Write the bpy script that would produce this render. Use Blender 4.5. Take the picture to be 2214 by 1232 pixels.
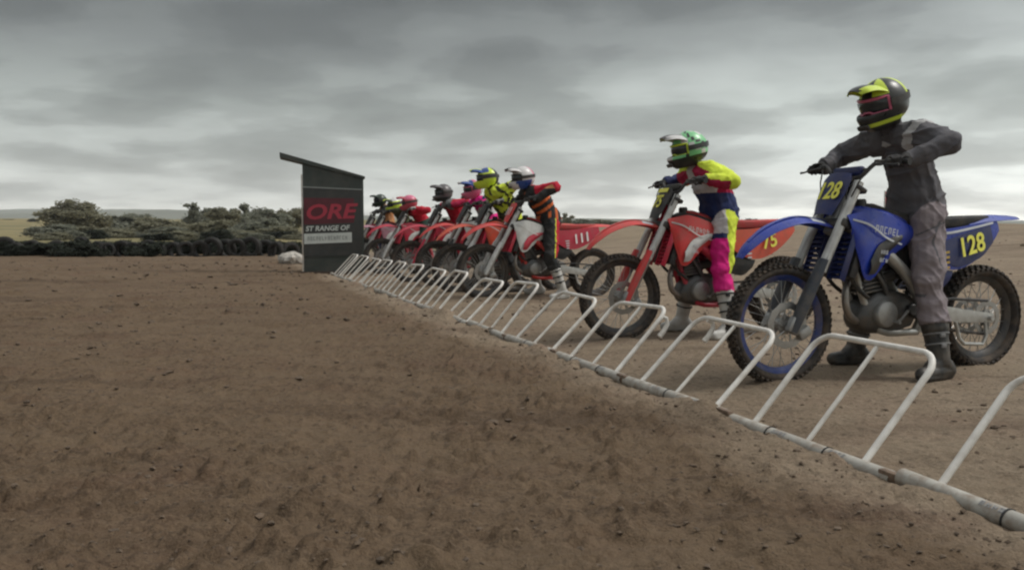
import bpy, bmesh, math, random
import numpy as np
from mathutils import Vector, Matrix

random.seed(7)
RNG = np.random.default_rng(11)
R = math.radians
scene = bpy.context.scene
for o in list(bpy.data.objects):
    bpy.data.objects.remove(o)

# ------------------------------------------------------------------ camera
CAM_H = 0.86
cam_d = bpy.data.cameras.new('camera')
cam = bpy.data.objects.new('camera', cam_d)
scene.collection.objects.link(cam)
cam.location = (0, 0, CAM_H)
cam.rotation_euler = (R(90 - 3.85), 0, 0)
cam_d.sensor_width = 36
cam_d.lens = 36 * 1800 / 2214
cam_d.clip_start = 0.05
cam_d.clip_end = 12000
scene.camera = cam

# ------------------------------------------------------------------ world: overcast sky
SUN_EL, SUN_AZ = 52, 86          # azimuth in degrees clockwise from +Y
world = bpy.data.worlds.new('World')
scene.world = world
world.use_nodes = True
nt = world.node_tree
nt.nodes.clear()


def N(t, kind, **kw):
    n = t.nodes.new(kind)
    for k, v in kw.items():
        setattr(n, k, v)
    return n


def MATH(t, op, a, b=None, clamp=False):
    n = t.nodes.new('ShaderNodeMath')
    n.operation = op
    n.use_clamp = clamp
    for i, v in enumerate((a, b)):
        if v is None:
            continue
        if isinstance(v, (int, float)):
            n.inputs[i].default_value = v
        else:
            t.links.new(v, n.inputs[i])
    return n.outputs[0]


def RAMP(t, fac, stops, interp='LINEAR'):
    n = t.nodes.new('ShaderNodeValToRGB')
    cr = n.color_ramp
    cr.interpolation = interp
    while len(cr.elements) < len(stops):
        cr.elements.new(0.5)
    for e, (p, c) in zip(cr.elements, stops):
        e.position = p
        e.color = (c, c, c, 1) if isinstance(c, (int, float)) else (*c, 1)
    t.links.new(fac, n.inputs[0])
    return n.outputs[0]


def MIX(t, fac, a, b, mode='MIX'):
    n = t.nodes.new('ShaderNodeMix')
    n.data_type = 'RGBA'
    n.blend_type = mode
    for i, v in ((0, fac), (6, a), (7, b)):
        if isinstance(v, (int, float)):
            n.inputs[i].default_value = v
        elif isinstance(v, tuple):
            n.inputs[i].default_value = (*v, 1)
        else:
            t.links.new(v, n.inputs[i])
    return n.outputs[2]


def NOISE(t, vec, scale, detail=4, rough=0.5, dist=0.0):
    n = t.nodes.new('ShaderNodeTexNoise')
    n.inputs['Scale'].default_value = scale
    n.inputs['Detail'].default_value = detail
    n.inputs['Roughness'].default_value = rough
    n.inputs['Distortion'].default_value = dist
    if vec is not None:
        t.links.new(vec, n.inputs['Vector'])
    return n.outputs[0]


sky = N(nt, 'ShaderNodeTexSky', sky_type='NISHITA')
sky.sun_disc = False
sky.sun_elevation = R(SUN_EL)
sky.sun_rotation = R(SUN_AZ)
sky.dust_density = 2.0
tc = N(nt, 'ShaderNodeTexCoord')
sep = N(nt, 'ShaderNodeSeparateXYZ')
nt.links.new(tc.outputs['Generated'], sep.inputs[0])
zz = MATH(nt, 'MAXIMUM', sep.outputs[2], 0.0)
den = MATH(nt, 'ADD', zz, 0.14)
comb = N(nt, 'ShaderNodeCombineXYZ')
nt.links.new(MATH(nt, 'DIVIDE', sep.outputs[0], den), comb.inputs[0])
nt.links.new(MATH(nt, 'DIVIDE', sep.outputs[1], den), comb.inputs[1])
comb.inputs[2].default_value = 12.9
n_big = NOISE(nt, comb.outputs[0], 0.62, 3, 0.5, 0.15)
n_med = NOISE(nt, comb.outputs[0], 1.8, 5, 0.48, 0.15)
cl = MATH(nt, 'ADD', MATH(nt, 'MULTIPLY', n_big, 0.45), MATH(nt, 'MULTIPLY', n_med, 0.55))
cl = RAMP(nt, cl, [(0.37, 0.66), (0.455, 0.82), (0.50, 1.0), (0.545, 1.24), (0.64, 1.50)], 'EASE')
# cloud deck: bright at its far edge, darker above, unseen zenith brightened for light
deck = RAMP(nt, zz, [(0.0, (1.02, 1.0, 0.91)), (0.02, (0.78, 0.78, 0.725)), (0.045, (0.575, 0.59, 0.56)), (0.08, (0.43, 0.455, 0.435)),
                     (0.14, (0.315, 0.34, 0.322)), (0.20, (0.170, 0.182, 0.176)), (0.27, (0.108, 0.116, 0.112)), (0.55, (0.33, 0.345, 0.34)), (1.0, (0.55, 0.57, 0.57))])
# the deck is thinner towards the hidden sun
dot = N(nt, 'ShaderNodeVectorMath', operation='DOT_PRODUCT')
nt.links.new(tc.outputs['Generated'], dot.inputs[0])
dot.inputs[1].default_value = (math.sin(R(SUN_AZ)) * .8, math.cos(R(SUN_AZ)) * .8, .45)
glow = MATH(nt, 'ADD', MATH(nt, 'MULTIPLY', MATH(nt, 'POWER', MATH(nt, 'MAXIMUM', dot.outputs['Value'], 0.0), 1.3), 1.65), 0.81)
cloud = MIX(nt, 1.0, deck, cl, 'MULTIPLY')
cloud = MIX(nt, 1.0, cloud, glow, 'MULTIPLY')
sc10 = N(nt, 'ShaderNodeVectorMath', operation='SCALE')
nt.links.new(cloud, sc10.inputs[0])
sc10.inputs['Scale'].default_value = 10.0
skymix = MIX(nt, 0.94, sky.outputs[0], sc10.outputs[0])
bg = N(nt, 'ShaderNodeBackground')
bg.inputs['Strength'].default_value = 0.1
wo = N(nt, 'ShaderNodeOutputWorld')
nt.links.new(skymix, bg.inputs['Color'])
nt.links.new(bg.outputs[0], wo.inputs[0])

sun_d = bpy.data.lights.new('sun', 'SUN')
sun_d.energy = 1.5
sun_d.angle = R(15)
sun_d.color = (1.0, 0.965, 0.91)
sun = bpy.data.objects.new('sun', sun_d)
scene.collection.objects.link(sun)
sv = Vector((math.sin(R(SUN_AZ)) * math.cos(R(SUN_EL)), math.cos(R(SUN_AZ)) * math.cos(R(SUN_EL)), math.sin(R(SUN_EL))))
sun.rotation_euler = sv.to_track_quat('Z', 'Y').to_euler()

vs = scene.view_settings
vs.view_transform = 'Standard'
vs.look = 'None'
vs.exposure = 0.38
vs.gamma = 1.0
vs.use_curve_mapping = False
scene.render.engine = 'CYCLES'
scene.cycles.use_denoising = True
scene.cycles.max_bounces = 6
scene.cycles.volume_bounces = 1
scene.cycles.volume_step_rate = 4.0
scene.cycles.filter_width = 2.3

# ------------------------------------------------------------------ frames of the place
G = np.array([-.343, .939])          # along the start gate, away from the camera
P = np.array([.939, .343])           # square to it, towards the riders
O0 = np.array([1.17, 3.32])


def gp(s, p):
    q = O0 + s * G + p * P
    return float(q[0]), float(q[1])


def sstep(a, b, x):
    t = np.clip((x - a) / (b - a), 0, 1)
    return t * t * (3 - 2 * t)


def _hash(ix, iy, seed):
    h = (ix.astype(np.int64) * 374761393 + iy.astype(np.int64) * 668265263 + seed * 1442695041) & 0xffffffff
    h = ((h ^ (h >> 13)) * 1274126177) & 0xffffffff
    h = (h ^ (h >> 16)) & 0xffffffff
    return h.astype(np.float64) / 4294967295.0


def vnoise(x, y, seed=0):
    ix = np.floor(x); iy = np.floor(y)
    fx = x - ix; fy = y - iy
    ux = fx * fx * (3 - 2 * fx); uy = fy * fy * (3 - 2 * fy)
    a = _hash(ix, iy, seed); b = _hash(ix + 1, iy, seed)
    c = _hash(ix, iy + 1, seed); d = _hash(ix + 1, iy + 1, seed)
    return (a * (1 - ux) + b * ux) * (1 - uy) + (c * (1 - ux) + d * ux) * uy - .5


def fbm(x, y, seed=0, octv=4, gain=.5):
    s = 0; amp = 1.0
    for k in range(octv):
        s = s + amp * vnoise(x, y, seed + k * 17)
        x = x * 2.03 + 11.3; y = y * 2.03 - 7.1; amp *= gain
    return s


LINE = [(1.16, .79, 0), (3.12, .80, -2), (7.08, .95, 0), (8.12, .92, 0), (9.2, .94, 0), (10.3, .80, 0), (12.8, .82, 0), (14.75, .80, 0), (15.9, .80, 0)]   # bikes: along the gate, behind it, turn
WHEELS = []
for l_, p_, t_ in LINE:
    x_, y_ = gp(l_, p_); a_ = math.atan2(-P[1], -P[0]) + R(t_)
    WHEELS += [(x_, y_, a_), (x_ - math.cos(a_) * 1.49, y_ - math.sin(a_) * 1.49, a_)]


def ground_z(x, y):
    x = np.asarray(x, float); y = np.asarray(y, float)
    sa = (x - O0[0]) * G[0] + (y - O0[1]) * G[1]
    pp = (x - O0[0]) * P[0] + (y - O0[1]) * P[1]
    near = 1 - sstep(26, 60, np.hypot(x, y))
    z = near * (.030 * fbm(x * .9, y * .9, 3, 3) + .030 * fbm(x * .3, y * 2.4 + x * .4, 13, 4) * sstep(.3, -.3, pp) + .020 * fbm(x * 3.3, y * 3.3, 9, 3) * (0.5 + 1.0 * sstep(.2, -1.2, pp)))
    # churned lumps on the track side of the gate
    lump = np.clip(fbm(x * 10.5, y * 10.5, 21, 5, .66) - .06, 0, 1)
    z = z + near * .050 * lump * sstep(.25, -.5, pp) * (0.35 + sstep(-.15, .2, fbm(x * .7, y * .7, 5, 2)))
    fine = fbm(x * 22, y * 22, 31, 2)
    z = z + near * (.011 * fine + .030 * np.abs(fbm(x * 13, y * 15, 37, 4, .66)) * sstep(.3, -.4, pp))
    # loose soil banked against the hinge pipe
    ridge = np.exp(-((pp + .075) / .12) ** 2) * (.018 + .145 * np.clip(fbm(sa * 2.3, pp * 2.5, 44, 3) + .02, 0, 1))
    z = z + ridge * (np.abs(sa - 6) < 9)
    # front ground falls away a little along the tyre row, the bank behind the riders rises
    z = z - .035 * np.exp(-((pp - .05) / .32) ** 2) * (np.abs(sa - 6) < 9)
    for wx, wy, wa in WHEELS:      # soil pressed up round the standing tyres, shallow ruts behind them
        u = (x - wx) * math.cos(wa) + (y - wy) * math.sin(wa); v = -(x - wx) * math.sin(wa) + (y - wy) * math.cos(wa)
        z = z + .026 * np.exp(-(u / .17) ** 2 - (v / .085) ** 2) - .012 * np.exp(-(v / .05) ** 2) * sstep(.1, -.25, u) * sstep(-3.2, -1.0, u)
    d = np.hypot(x, y)
    z = z + 1.0 * sstep(9, 26, pp) * sstep(10, 30, d) * (1 + .25 * fbm(x * .12, y * .12, 60, 3)) * sstep(-6, 5, x)
    z = z + (1.2 + 4.6 * sstep(20, -60, x)) * sstep(180, 480, d) + 4 * sstep(500, 2500, d)
    return z


def gz(x, y):
    return float(ground_z(np.array([x]), np.array([y]))[0])


# ------------------------------------------------------------------ helpers
COL = scene.collection


def link(o):
    COL.objects.link(o)
    return o


def tag(o, label=None, cat=None, group=None, kind=None):
    if label: o['label'] = label
    if cat: o['category'] = cat
    if group: o['group'] = group
    if kind: o['kind'] = kind
    return o


def thing(name, label, cat, mat=None, group=None):
    o = bpy.data.objects.new(name, None)
    o.empty_display_size = .2
    link(o)
    if mat is not None:
        o.matrix_world = mat
    return tag(o, label, cat, group)


def crom(pts, n):
    p = np.array(pts, float)
    m = len(p)
    out = []
    for t in np.linspace(0, m - 1, n):
        i = min(int(t), m - 2); u = t - i
        p0 = p[i - 1] if i > 0 else 2 * p[0] - p[1]
        p1, p2 = p[i], p[i + 1]
        p3 = p[i + 2] if i + 2 < m else 2 * p[-1] - p[-2]
        out.append(.5 * (2 * p1 + (p2 - p0) * u + (2 * p0 - 5 * p1 + 4 * p2 - p3) * u * u + (3 * p1 - p0 - 3 * p2 + p3) * u ** 3))
    return np.array(out)


class MB:
    def __init__(s):
        s.v = []; s.f = []; s.m = []

    def add(s, verts, faces, mi=0):
        b = len(s.v)
        s.v.extend([tuple(map(float, q)) for q in verts])
        for f in faces:
            s.f.append(tuple(b + i for i in f)); s.m.append(mi)
        return s

    def box(s, c, size, M=None, mi=0, bev=0.0):
        x, y, z = [k / 2 for k in size]
        if bev:
            bm = bmesh.new(); bmesh.ops.create_cube(bm, size=1)
            for q in bm.verts: q.co = Vector((q.co.x * size[0], q.co.y * size[1], q.co.z * size[2]))
            bmesh.ops.bevel(bm, geom=bm.edges[:] , offset=bev, segments=2, affect='EDGES', profile=.5)
            bm.verts.index_update()
            vs = [q.co.copy() for q in bm.verts]; fs = [[q.index for q in f.verts] for f in bm.faces]
            bm.free()
        else:
            vs = [Vector((a, b, d)) for a in (-x, x) for b in (-y, y) for d in (-z, z)]
            fs = [(0, 1, 3, 2), (4, 6, 7, 5), (0, 4, 5, 1), (2, 3, 7, 6), (0, 2, 6, 4), (1, 5, 7, 3)]
        M3 = M if M is not None else Matrix.Identity(3)
        c = Vector(c)
        return s.add([M3 @ q + c for q in vs], fs, mi)

    def tube(s, path, r, seg=10, mi=0, closed=False, caps=True, ky=1.0):
        p = [Vector(q) for q in path]
        n = len(p)
        rr = [r] * n if isinstance(r, (int, float)) else list(r)
        tans = []
        for i in range(n):
            a = p[(i - 1) % n] if (closed or i > 0) else p[i]
            b = p[(i + 1) % n] if (closed or i < n - 1) else p[i]
            tans.append((b - a).normalized())
        up = Vector((0, 0, 1)) if abs(tans[0].z) < .9 else Vector((1, 0, 0))
        nrm = (up - tans[0] * up.dot(tans[0])).normalized()
        vs = []
        for i in range(n):
            nrm = (nrm - tans[i] * nrm.dot(tans[i])).normalized()
            bi = tans[i].cross(nrm)
            for k in range(seg):
                a = 2 * math.pi * k / seg
                vs.append(p[i] + (nrm * math.cos(a) * ky + bi * math.sin(a)) * rr[i])
        fs = []
        for i in range(n if closed else n - 1):
            j = (i + 1) % n
            for k in range(seg):
                l = (k + 1) % seg
                fs.append((i * seg + k, i * seg + l, j * seg + l, j * seg + k))
        if caps and not closed:
            fs.append(tuple(range(seg))[::-1]); fs.append(tuple((n - 1) * seg + k for k in range(seg)))
        return s.add(vs, fs, mi)

    def lathe(s, prof, c=(0, 0, 0), seg=40, mi=0, axis='y', close=False):
        """prof: (radius, offset along the axis)"""
        c = Vector(c); vs = []; n = len(prof)
        for k in range(seg):
            a = 2 * math.pi * k / seg
            ca, sa = math.cos(a), math.sin(a)
            for r, o in prof:
                q = (r * ca, o, r * sa) if axis == 'y' else ((r * ca, r * sa, o) if axis == 'z' else (o, r * ca, r * sa))
                vs.append(c + Vector(q))
        fs = []
        for k in range(seg):
            l = (k + 1) % seg
            for i in range(n if close else n - 1):
                j = (i + 1) % n
                fs.append((k * n + i, k * n + j, l * n + j, l * n + i))
        return s.add(vs, fs, mi)

    def grid(s, g, t=0.004, mi=0, flip=False):
        """closed shell from a grid of points, thickness t"""
        g = np.array(g, float)
        n, m, _ = g.shape
        du = np.gradient(g, axis=0); dv = np.gradient(g, axis=1)
        nn = np.cross(du, dv)
        nn /= np.maximum(np.linalg.norm(nn, axis=2, keepdims=True), 1e-9)
        if flip: nn = -nn
        inner = g - nn * t
        vs = np.concatenate([g.reshape(-1, 3), inner.reshape(-1, 3)])
        K = n * m; fs = []
        for i in range(n - 1):
            for j in range(m - 1):
                a, b, c, d = i * m + j, (i + 1) * m + j, (i + 1) * m + j + 1, i * m + j + 1
                f1 = (a, b, c, d) if not flip else (d, c, b, a)
                fs.append(f1); fs.append(tuple(K + q for q in f1[::-1]))
        rim = [(i, 0) for i in range(n)] + [(n - 1, j) for j in range(1, m)] + [(i, m - 1) for i in range(n - 2, -1, -1)] + [(0, j) for j in range(m - 2, 0, -1)]
        for q in range(len(rim)):
            a = rim[q][0] * m + rim[q][1]; b = rim[(q + 1) % len(rim)][0] * m + rim[(q + 1) % len(rim)][1]
            fs.append((b, a, K + a, K + b) if not flip else (a, b, K + b, K + a))
        return s.add(vs, fs, mi)

    def loft(s, rings, mi=0):
        """closed loft from rings of equal length"""
        n = len(rings); m = len(rings[0]); vs = [q for r in rings for q in r]; fs = []
        for i in range(n - 1):
            for k in range(m):
                l = (k + 1) % m
                fs.append((i * m + k, i * m + l, (i + 1) * m + l, (i + 1) * m + k))
        fs.append(tuple(range(m))[::-1]); fs.append(tuple((n - 1) * m + k for k in range(m)))
        return s.add(vs, fs, mi)

    def mesh(s, name, mats, smooth=True, angle=38):
        me = bpy.data.meshes.new(name)
        me.from_pydata(s.v, [], s.f)
        for m in (mats if isinstance(mats, (list, tuple)) else [mats]):
            me.materials.append(m)
        if any(s.m):
            me.polygons.foreach_set('material_index', s.m)
        bm = bmesh.new(); bm.from_mesh(me)
        bmesh.ops.recalc_face_normals(bm, faces=bm.faces[:])
        bm.to_mesh(me); bm.free()
        if smooth:
            me.shade_smooth()
            me.set_sharp_from_angle(angle=R(angle))
        me.update()
        return me

    def obj(s, name, mats, parent=None, smooth=True, angle=38):
        o = bpy.data.objects.new(name, s.mesh(name, mats, smooth, angle))
        link(o)
        if parent is not None: o.parent = parent
        return o


def obj(name, me, parent=None):
    o = link(bpy.data.objects.new(name, me))
    if parent is not None: o.parent = parent
    return o


CACHE = {}


def part(name, key, build, mats, parent):
    """mesh part, sharing the mesh between alike copies"""
    mats = list(mats) if isinstance(mats, (list, tuple)) else [mats]
    k = (key, tuple(m.name for m in mats))
    if k not in CACHE:
        if key in CACHE:
            me = CACHE[key].copy()
            for i, m in enumerate(mats): me.materials[i] = m
        else:
            mb = MB(); build(mb); me = mb.mesh(name, mats); CACHE[key] = me
        CACHE[k] = me
    return obj(name, CACHE[k], parent)


# ------------------------------------------------------------------ materials
MATS = {}


def pmat(name, col, rough=.5, metal=0.0, var=.12, vscale=6.0, dust=0.0, dustcol=(.17, .135, .10), bump=0.0, bscale=60.0, coat=0.0, spec=.5):
    if name in MATS: return MATS[name]
    m = bpy.data.materials.new(name); m.use_nodes = True
    t = m.node_tree; b = t.nodes['Principled BSDF']
    co = N(t, 'ShaderNodeTexCoord').outputs['Object']
    n1 = NOISE(t, co, vscale, 5, .6)
    lo = tuple(max(0, c * (1 - var)) for c in col); hi = tuple(min(1, c * (1 + var)) for c in col)
    c = MIX(t, RAMP(t, n1, [(.3, 0.0), (.7, 1.0)]), lo, hi)
    if dust:
        n2 = NOISE(t, co, vscale * 1.7, 6, .65)
        c = MIX(t, MATH(t, 'MULTIPLY', RAMP(t, n2, [(.42, 0.0), (.68, 1.0)]), dust), c, dustcol)
    t.links.new(c, b.inputs['Base Color'])
    b.inputs['Roughness'].default_value = rough
    b.inputs['Metallic'].default_value = metal
    b.inputs['Specular IOR Level'].default_value = spec
    if coat:
        b.inputs['Coat Weight'].default_value = coat
    if rough < .6:
        t.links.new(MATH(t, 'ADD', MATH(t, 'MULTIPLY', NOISE(t, co, vscale * 3, 4), .3), rough - .15), b.inputs['Roughness'])
    if bump:
        bn = N(t, 'ShaderNodeBump'); bn.inputs['Strength'].default_value = bump; bn.inputs['Distance'].default_value = .01
        t.links.new(NOISE(t, co, bscale, 4, .6), bn.inputs['Height'])
        t.links.new(bn.outputs[0], b.inputs['Normal'])
    MATS[name] = m
    return m


def soil_material():
    m = bpy.data.materials.new('soil'); m.use_nodes = True
    t = m.node_tree; b = t.nodes['Principled BSDF']
    co = N(t, 'ShaderNodeTexCoord').outputs['Object']
    at = N(t, 'ShaderNodeAttribute', attribute_name='cover')
    big = NOISE(t, co, .55, 5, .6, .4)
    mid = NOISE(t, co, 4.2, 7, .65)
    fin = NOISE(t, co, 38, 5, .7)
    c = MIX(t, RAMP(t, big, [(.32, 0.0), (.68, 1.0)]), (.190, .140, .095), (.300, .228, .160))
    c = MIX(t, MATH(t, 'MULTIPLY', RAMP(t, mid, [(.42, 0.0), (.62, 1.0)]), .5), c, (.265, .208, .150))
    c = MIX(t, MATH(t, 'MULTIPLY', RAMP(t, fin, [(.32, 1.0), (.48, 0.0)]), .65), c, (.080, .060, .044))
    c = MIX(t, MATH(t, 'MULTIPLY', RAMP(t, NOISE(t, co, 11, 5, .6, .5), [(.56, 0.0), (.70, 1.0)]), .55), c, (.085, .064, .047))
    # patches of redder clay
    c = MIX(t, MATH(t, 'MULTIPLY', RAMP(t, NOISE(t, co, 1.3, 4), [(.52, 0.0), (.66, 1.0)]), .45), c, (.185, .115, .082))
    grass = MIX(t, RAMP(t, NOISE(t, co, .045, 5, .6), [(.35, 0.0), (.62, 1.0)]), (.30, .235, .115), (.15, .135, .065))
    c = MIX(t, MATH(t, 'MULTIPLY', RAMP(t, NOISE(t, co, 62, 4, .75), [(.50, 0.0), (.60, 1.0)]), .55), c, (.33, .255, .18))
    c = MIX(t, MATH(t, 'MULTIPLY', RAMP(t, NOISE(t, co, 24, 6, .75), [(.36, 1.0), (.47, 0.0)]), .6), c, (.075, .055, .040))
    sp = N(t, 'ShaderNodeSeparateColor'); t.links.new(at.outputs['Color'], sp.inputs[0])
    mp_ = N(t, 'ShaderNodeMapping'); mp_.inputs['Scale'].default_value = (.22, 1.9, 1); mp_.inputs['Rotation'].default_value = (0, 0, .22); t.links.new(co, mp_.inputs[0])
    band = NOISE(t, mp_.outputs[0], 1.0, 5, .6, .6)
    c = MIX(t, MATH(t, 'MULTIPLY', RAMP(t, band, [(.50, 0.0), (.64, 1.0)]), .55), c, (.275, .215, .150))
    c = MIX(t, MATH(t, 'MULTIPLY', RAMP(t, band, [(.34, 1.0), (.46, 0.0)]), .45), c, (.105, .074, .050))
    # watered soil on the track side of the gate
    c = MIX(t, sp.outputs[1], c, MIX(t, 1.0, c, (.57, .51, .455), 'MULTIPLY'))
    c = MIX(t, sp.outputs[0], c, grass)
    t.links.new(c, b.inputs['Base Color'])
    b.inputs['Roughness'].default_value = .93
    b.inputs['Specular IOR Level'].default_value = .25
    bn = N(t, 'ShaderNodeBump'); bn.inputs['Strength'].default_value = .95; bn.inputs['Distance'].default_value = .03
    h = MATH(t, 'ADD', MATH(t, 'MULTIPLY', NOISE(t, co, 17, 7, .7), 1.0), MATH(t, 'MULTIPLY', NOISE(t, co, 75, 4, .7), .35))
    t.links.new(h, bn.inputs['Height']); t.links.new(bn.outputs[0], b.inputs['Normal'])
    return m


SOIL = soil_material()
CLOD = pmat('clod_soil', (.110, .078, .053), .95, var=.45, vscale=30, bump=.4, bscale=90)

# ------------------------------------------------------------------ ground sheet
def axis_steps(lo_fine, hi_fine, d0, ratio, lim1, far, ratio2):
    out = list(np.arange(lo_fine, hi_fine, d0)); x = out[-1]
    while x < lim1:
        x += max(d0, (x - lo_fine) * ratio if lo_fine >= 0 else abs(x) * ratio); out.append(x)
    while x < far:
        x += abs(x) * ratio2; out.append(x)
    return out


xp = axis_steps(0, 2.2, .017, .013, 13, 5200, .10)
xs = np.array([-q for q in xp[:0:-1]] + xp)
yy = list(np.arange(1.2, 2.0, .012)); q = yy[-1]
while q < 30: q += q * .0066; yy.append(q)
while q < 6000: q += q * .05; yy.append(q)
ys = np.array([-400, -150, -60, -25, -10, -5, -2.5, -1, 0, .5, .8, 1.0] + yy)
X, Y = np.meshgrid(xs, ys)
Z = ground_z(X, Y)
nr, nc = X.shape
gm = bpy.data.meshes.new('ground')
gm.vertices.add(nr * nc)
gm.vertices.foreach_set('co', np.stack([X, Y, Z], -1).astype(np.float32).ravel())
ii, jj = np.meshgrid(np.arange(nr - 1), np.arange(nc - 1), indexing='ij')
a = (ii * nc + jj).ravel()
quads = np.stack([a, a + 1, a + nc + 1, a + nc], -1).astype(np.int32)
nq = len(quads)
gm.loops.add(nq * 4); gm.polygons.add(nq)
gm.loops.foreach_set('vertex_index', quads.ravel())
gm.polygons.foreach_set('loop_start', np.arange(0, nq * 4, 4, dtype=np.int32))
gm.polygons.foreach_set('loop_total', np.full(nq, 4, dtype=np.int32))
gm.update(calc_edges=True)
cov = gm.color_attributes.new('cover', 'FLOAT_COLOR', 'POINT')
D = np.hypot(X, Y)
cv = sstep(27, 40, D + 3 * fbm(X * .2, Y * .2, 77, 3)) * (1 - .9 * sstep(-3, 3, X) * (1 - sstep(60, 120, D)))
wet = sstep(-.10, -.55, (X - O0[0]) * P[0] + (Y - O0[1]) * P[1] + .25 * fbm(X * 1.1, Y * 1.1, 71, 3)) * (1 - cv)
cov.data.foreach_set('color', np.stack([cv, wet, cv, np.ones_like(cv)], -1).astype(np.float32).ravel())
gm.materials.append(SOIL)
gm.shade_smooth()
tag(obj('ground', gm), kind='structure')

# loose clods
def ico():
    bm = bmesh.new(); bmesh.ops.create_icosphere(bm, subdivisions=1, radius=1)
    bm.verts.index_update()
    v = np.array([q.co[:] for q in bm.verts]); f = np.array([[q.index for q in t.verts] for t in bm.faces]); bm.free()
    return v, f


IV, IF = ico()
bm_ = bmesh.new(); bmesh.ops.create_icosphere(bm_, subdivisions=2, radius=1); bm_.verts.index_update()
IV2 = np.array([q.co[:] for q in bm_.verts]); IF2 = np.array([[q.index for q in t.verts] for t in bm_.faces]); bm_.free()


def clods(n):
    y = 1.5 * np.exp(RNG.random(n) * math.log(24 / 1.5))
    x = (RNG.random(n) * 2 - 1) * (.72 * y + .3)
    pp = (x - O0[0]) * P[0] + (y - O0[1]) * P[1]
    dens = (fbm(x * .9, y * .9, 90, 3) + .5) * 1.1 + .5 * ((pp > -.5) & (pp < .05))
    keep = RNG.random(n) < dens * np.where(pp > .1, .4, 1.0)
    x, y = x[keep], y[keep]; n = len(x)
    r = .0024 * np.exp(RNG.random(n) ** 3 * 1.5) * (1 + .28 * np.maximum(0, y - 3))
    r = np.minimum(.042, r * np.where(RNG.random(n) < .01, 1.9, 1))
    z = ground_z(x, y) + r * .18
    v = IV[None] * (1 + .95 * (RNG.random((n, len(IV), 1)) - .5)) * (np.array([1, 1, .55]) + RNG.random((n, 1, 3)) * np.array([.5, .4, .3])) * r[:, None, None]
    an = RNG.random(n) * 6.28; c, s_ = np.cos(an)[:, None], np.sin(an)[:, None]
    v = np.stack([v[..., 0] * c - v[..., 1] * s_ + x[:, None], v[..., 0] * s_ + v[..., 1] * c + y[:, None], v[..., 2] + z[:, None]], -1)
    F = IF[None] + (np.arange(n) * len(IV))[:, None, None]
    me = bpy.data.meshes.new('loose_clods')
    me.from_pydata(v.reshape(-1, 3).tolist(), [], F.reshape(-1, 3).tolist()); me.materials.append(CLOD)
    return me


tag(obj('loose_clods', clods(13000)), 'loose brown clods strewn over the churned soil', 'soil', kind='stuff')

# ------------------------------------------------------------------ far hills
HILL = pmat('hill_scrub', (.10, .105, .07), .95, var=.3, vscale=.004)


def px_x(px, y):      # world x that lies at this photo column at depth y
    return (px - 1107) / 1800 * y


def hill(name, dist, depth, prof, x0, x1, seed, n=90):
    mb = MB(); g = []
    xs_ = np.linspace(x0, x1, n)
    hh = np.interp(xs_, [p[0] for p in prof], [p[1] for p in prof]) * (1 + .10 * fbm(xs_ * .004, xs_ * 0, seed, 4))
    for r, k in ((0, 0.0), (.2, .45), (.45, .85), (.7, 1.0), (1.0, .75), (1.6, 0)):
        g.append([(x, dist + depth * r + 60 * fbm(np.array([x * .003]), np.array([r * 3.]), seed + 3)[0], h * k * (1 + .12 * fbm(np.array([x * .01]), np.array([r * 4.]), seed + 9)[0]) - 6) for x, h in zip(xs_, hh)])
    mb.grid(np.array(g), t=1.0)
    return tag(mb.obj(name, HILL), kind='structure')


hill('hills', 2000, 500, [(-1900, 52), (-1250, 52), (-950, 60), (-500, 44), (0, 36), (350, 34), (600, 26), (900, 22), (1900, 30)], -2600, 2600, 5)
hill('far_hills', 3000, 500, [(-3000, 74), (-1500, 86), (-700, 62), (200, 52), (900, 40), (1500, 36), (3000, 40)], -3900, 3900, 8)

# ------------------------------------------------------------------ trees and shrubs
BARK = pmat('bark', (.20, .165, .13), .9, var=.3, vscale=3, bump=.4, bscale=20)


def leafmat(name, c, var=.35):
    m = bpy.data.materials.new(name); m.use_nodes = True
    t = m.node_tree; b = t.nodes['Principled BSDF']
    co = N(t, 'ShaderNodeTexCoord').outputs['Object']
    f = RAMP(t, NOISE(t, co, .9, 4, .6), [(.3, 0.0), (.7, 1.0)])
    t.links.new(MIX(t, f, tuple(k * (1 - var) for k in c), tuple(k * (1 + var) for k in c)), b.inputs['Base Color'])
    b.inputs['Roughness'].default_value = .7
    b.inputs['Specular IOR Level'].default_value = .2
    tr = N(t, 'ShaderNodeBsdfTranslucent'); t.links.new(b.inputs['Base Color'].links[0].from_socket, tr.inputs[0])
    mx = N(t, 'ShaderNodeMixShader'); mx.inputs[0].default_value = .4
    t.links.new(b.outputs[0], mx.inputs[1]); t.links.new(tr.outputs[0], mx.inputs[2]); t.links.new(mx.outputs[0], t.nodes['Material Output'].inputs['Surface'])
    return m


LEAF = [leafmat('leaf_olive', (.24, .23, .16)), leafmat('leaf_grey_green', (.22, .225, .175)), leafmat('leaf_dark', (.048, .055, .042)), leafmat('leaf_dry', (.16, .135, .075))]


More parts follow.
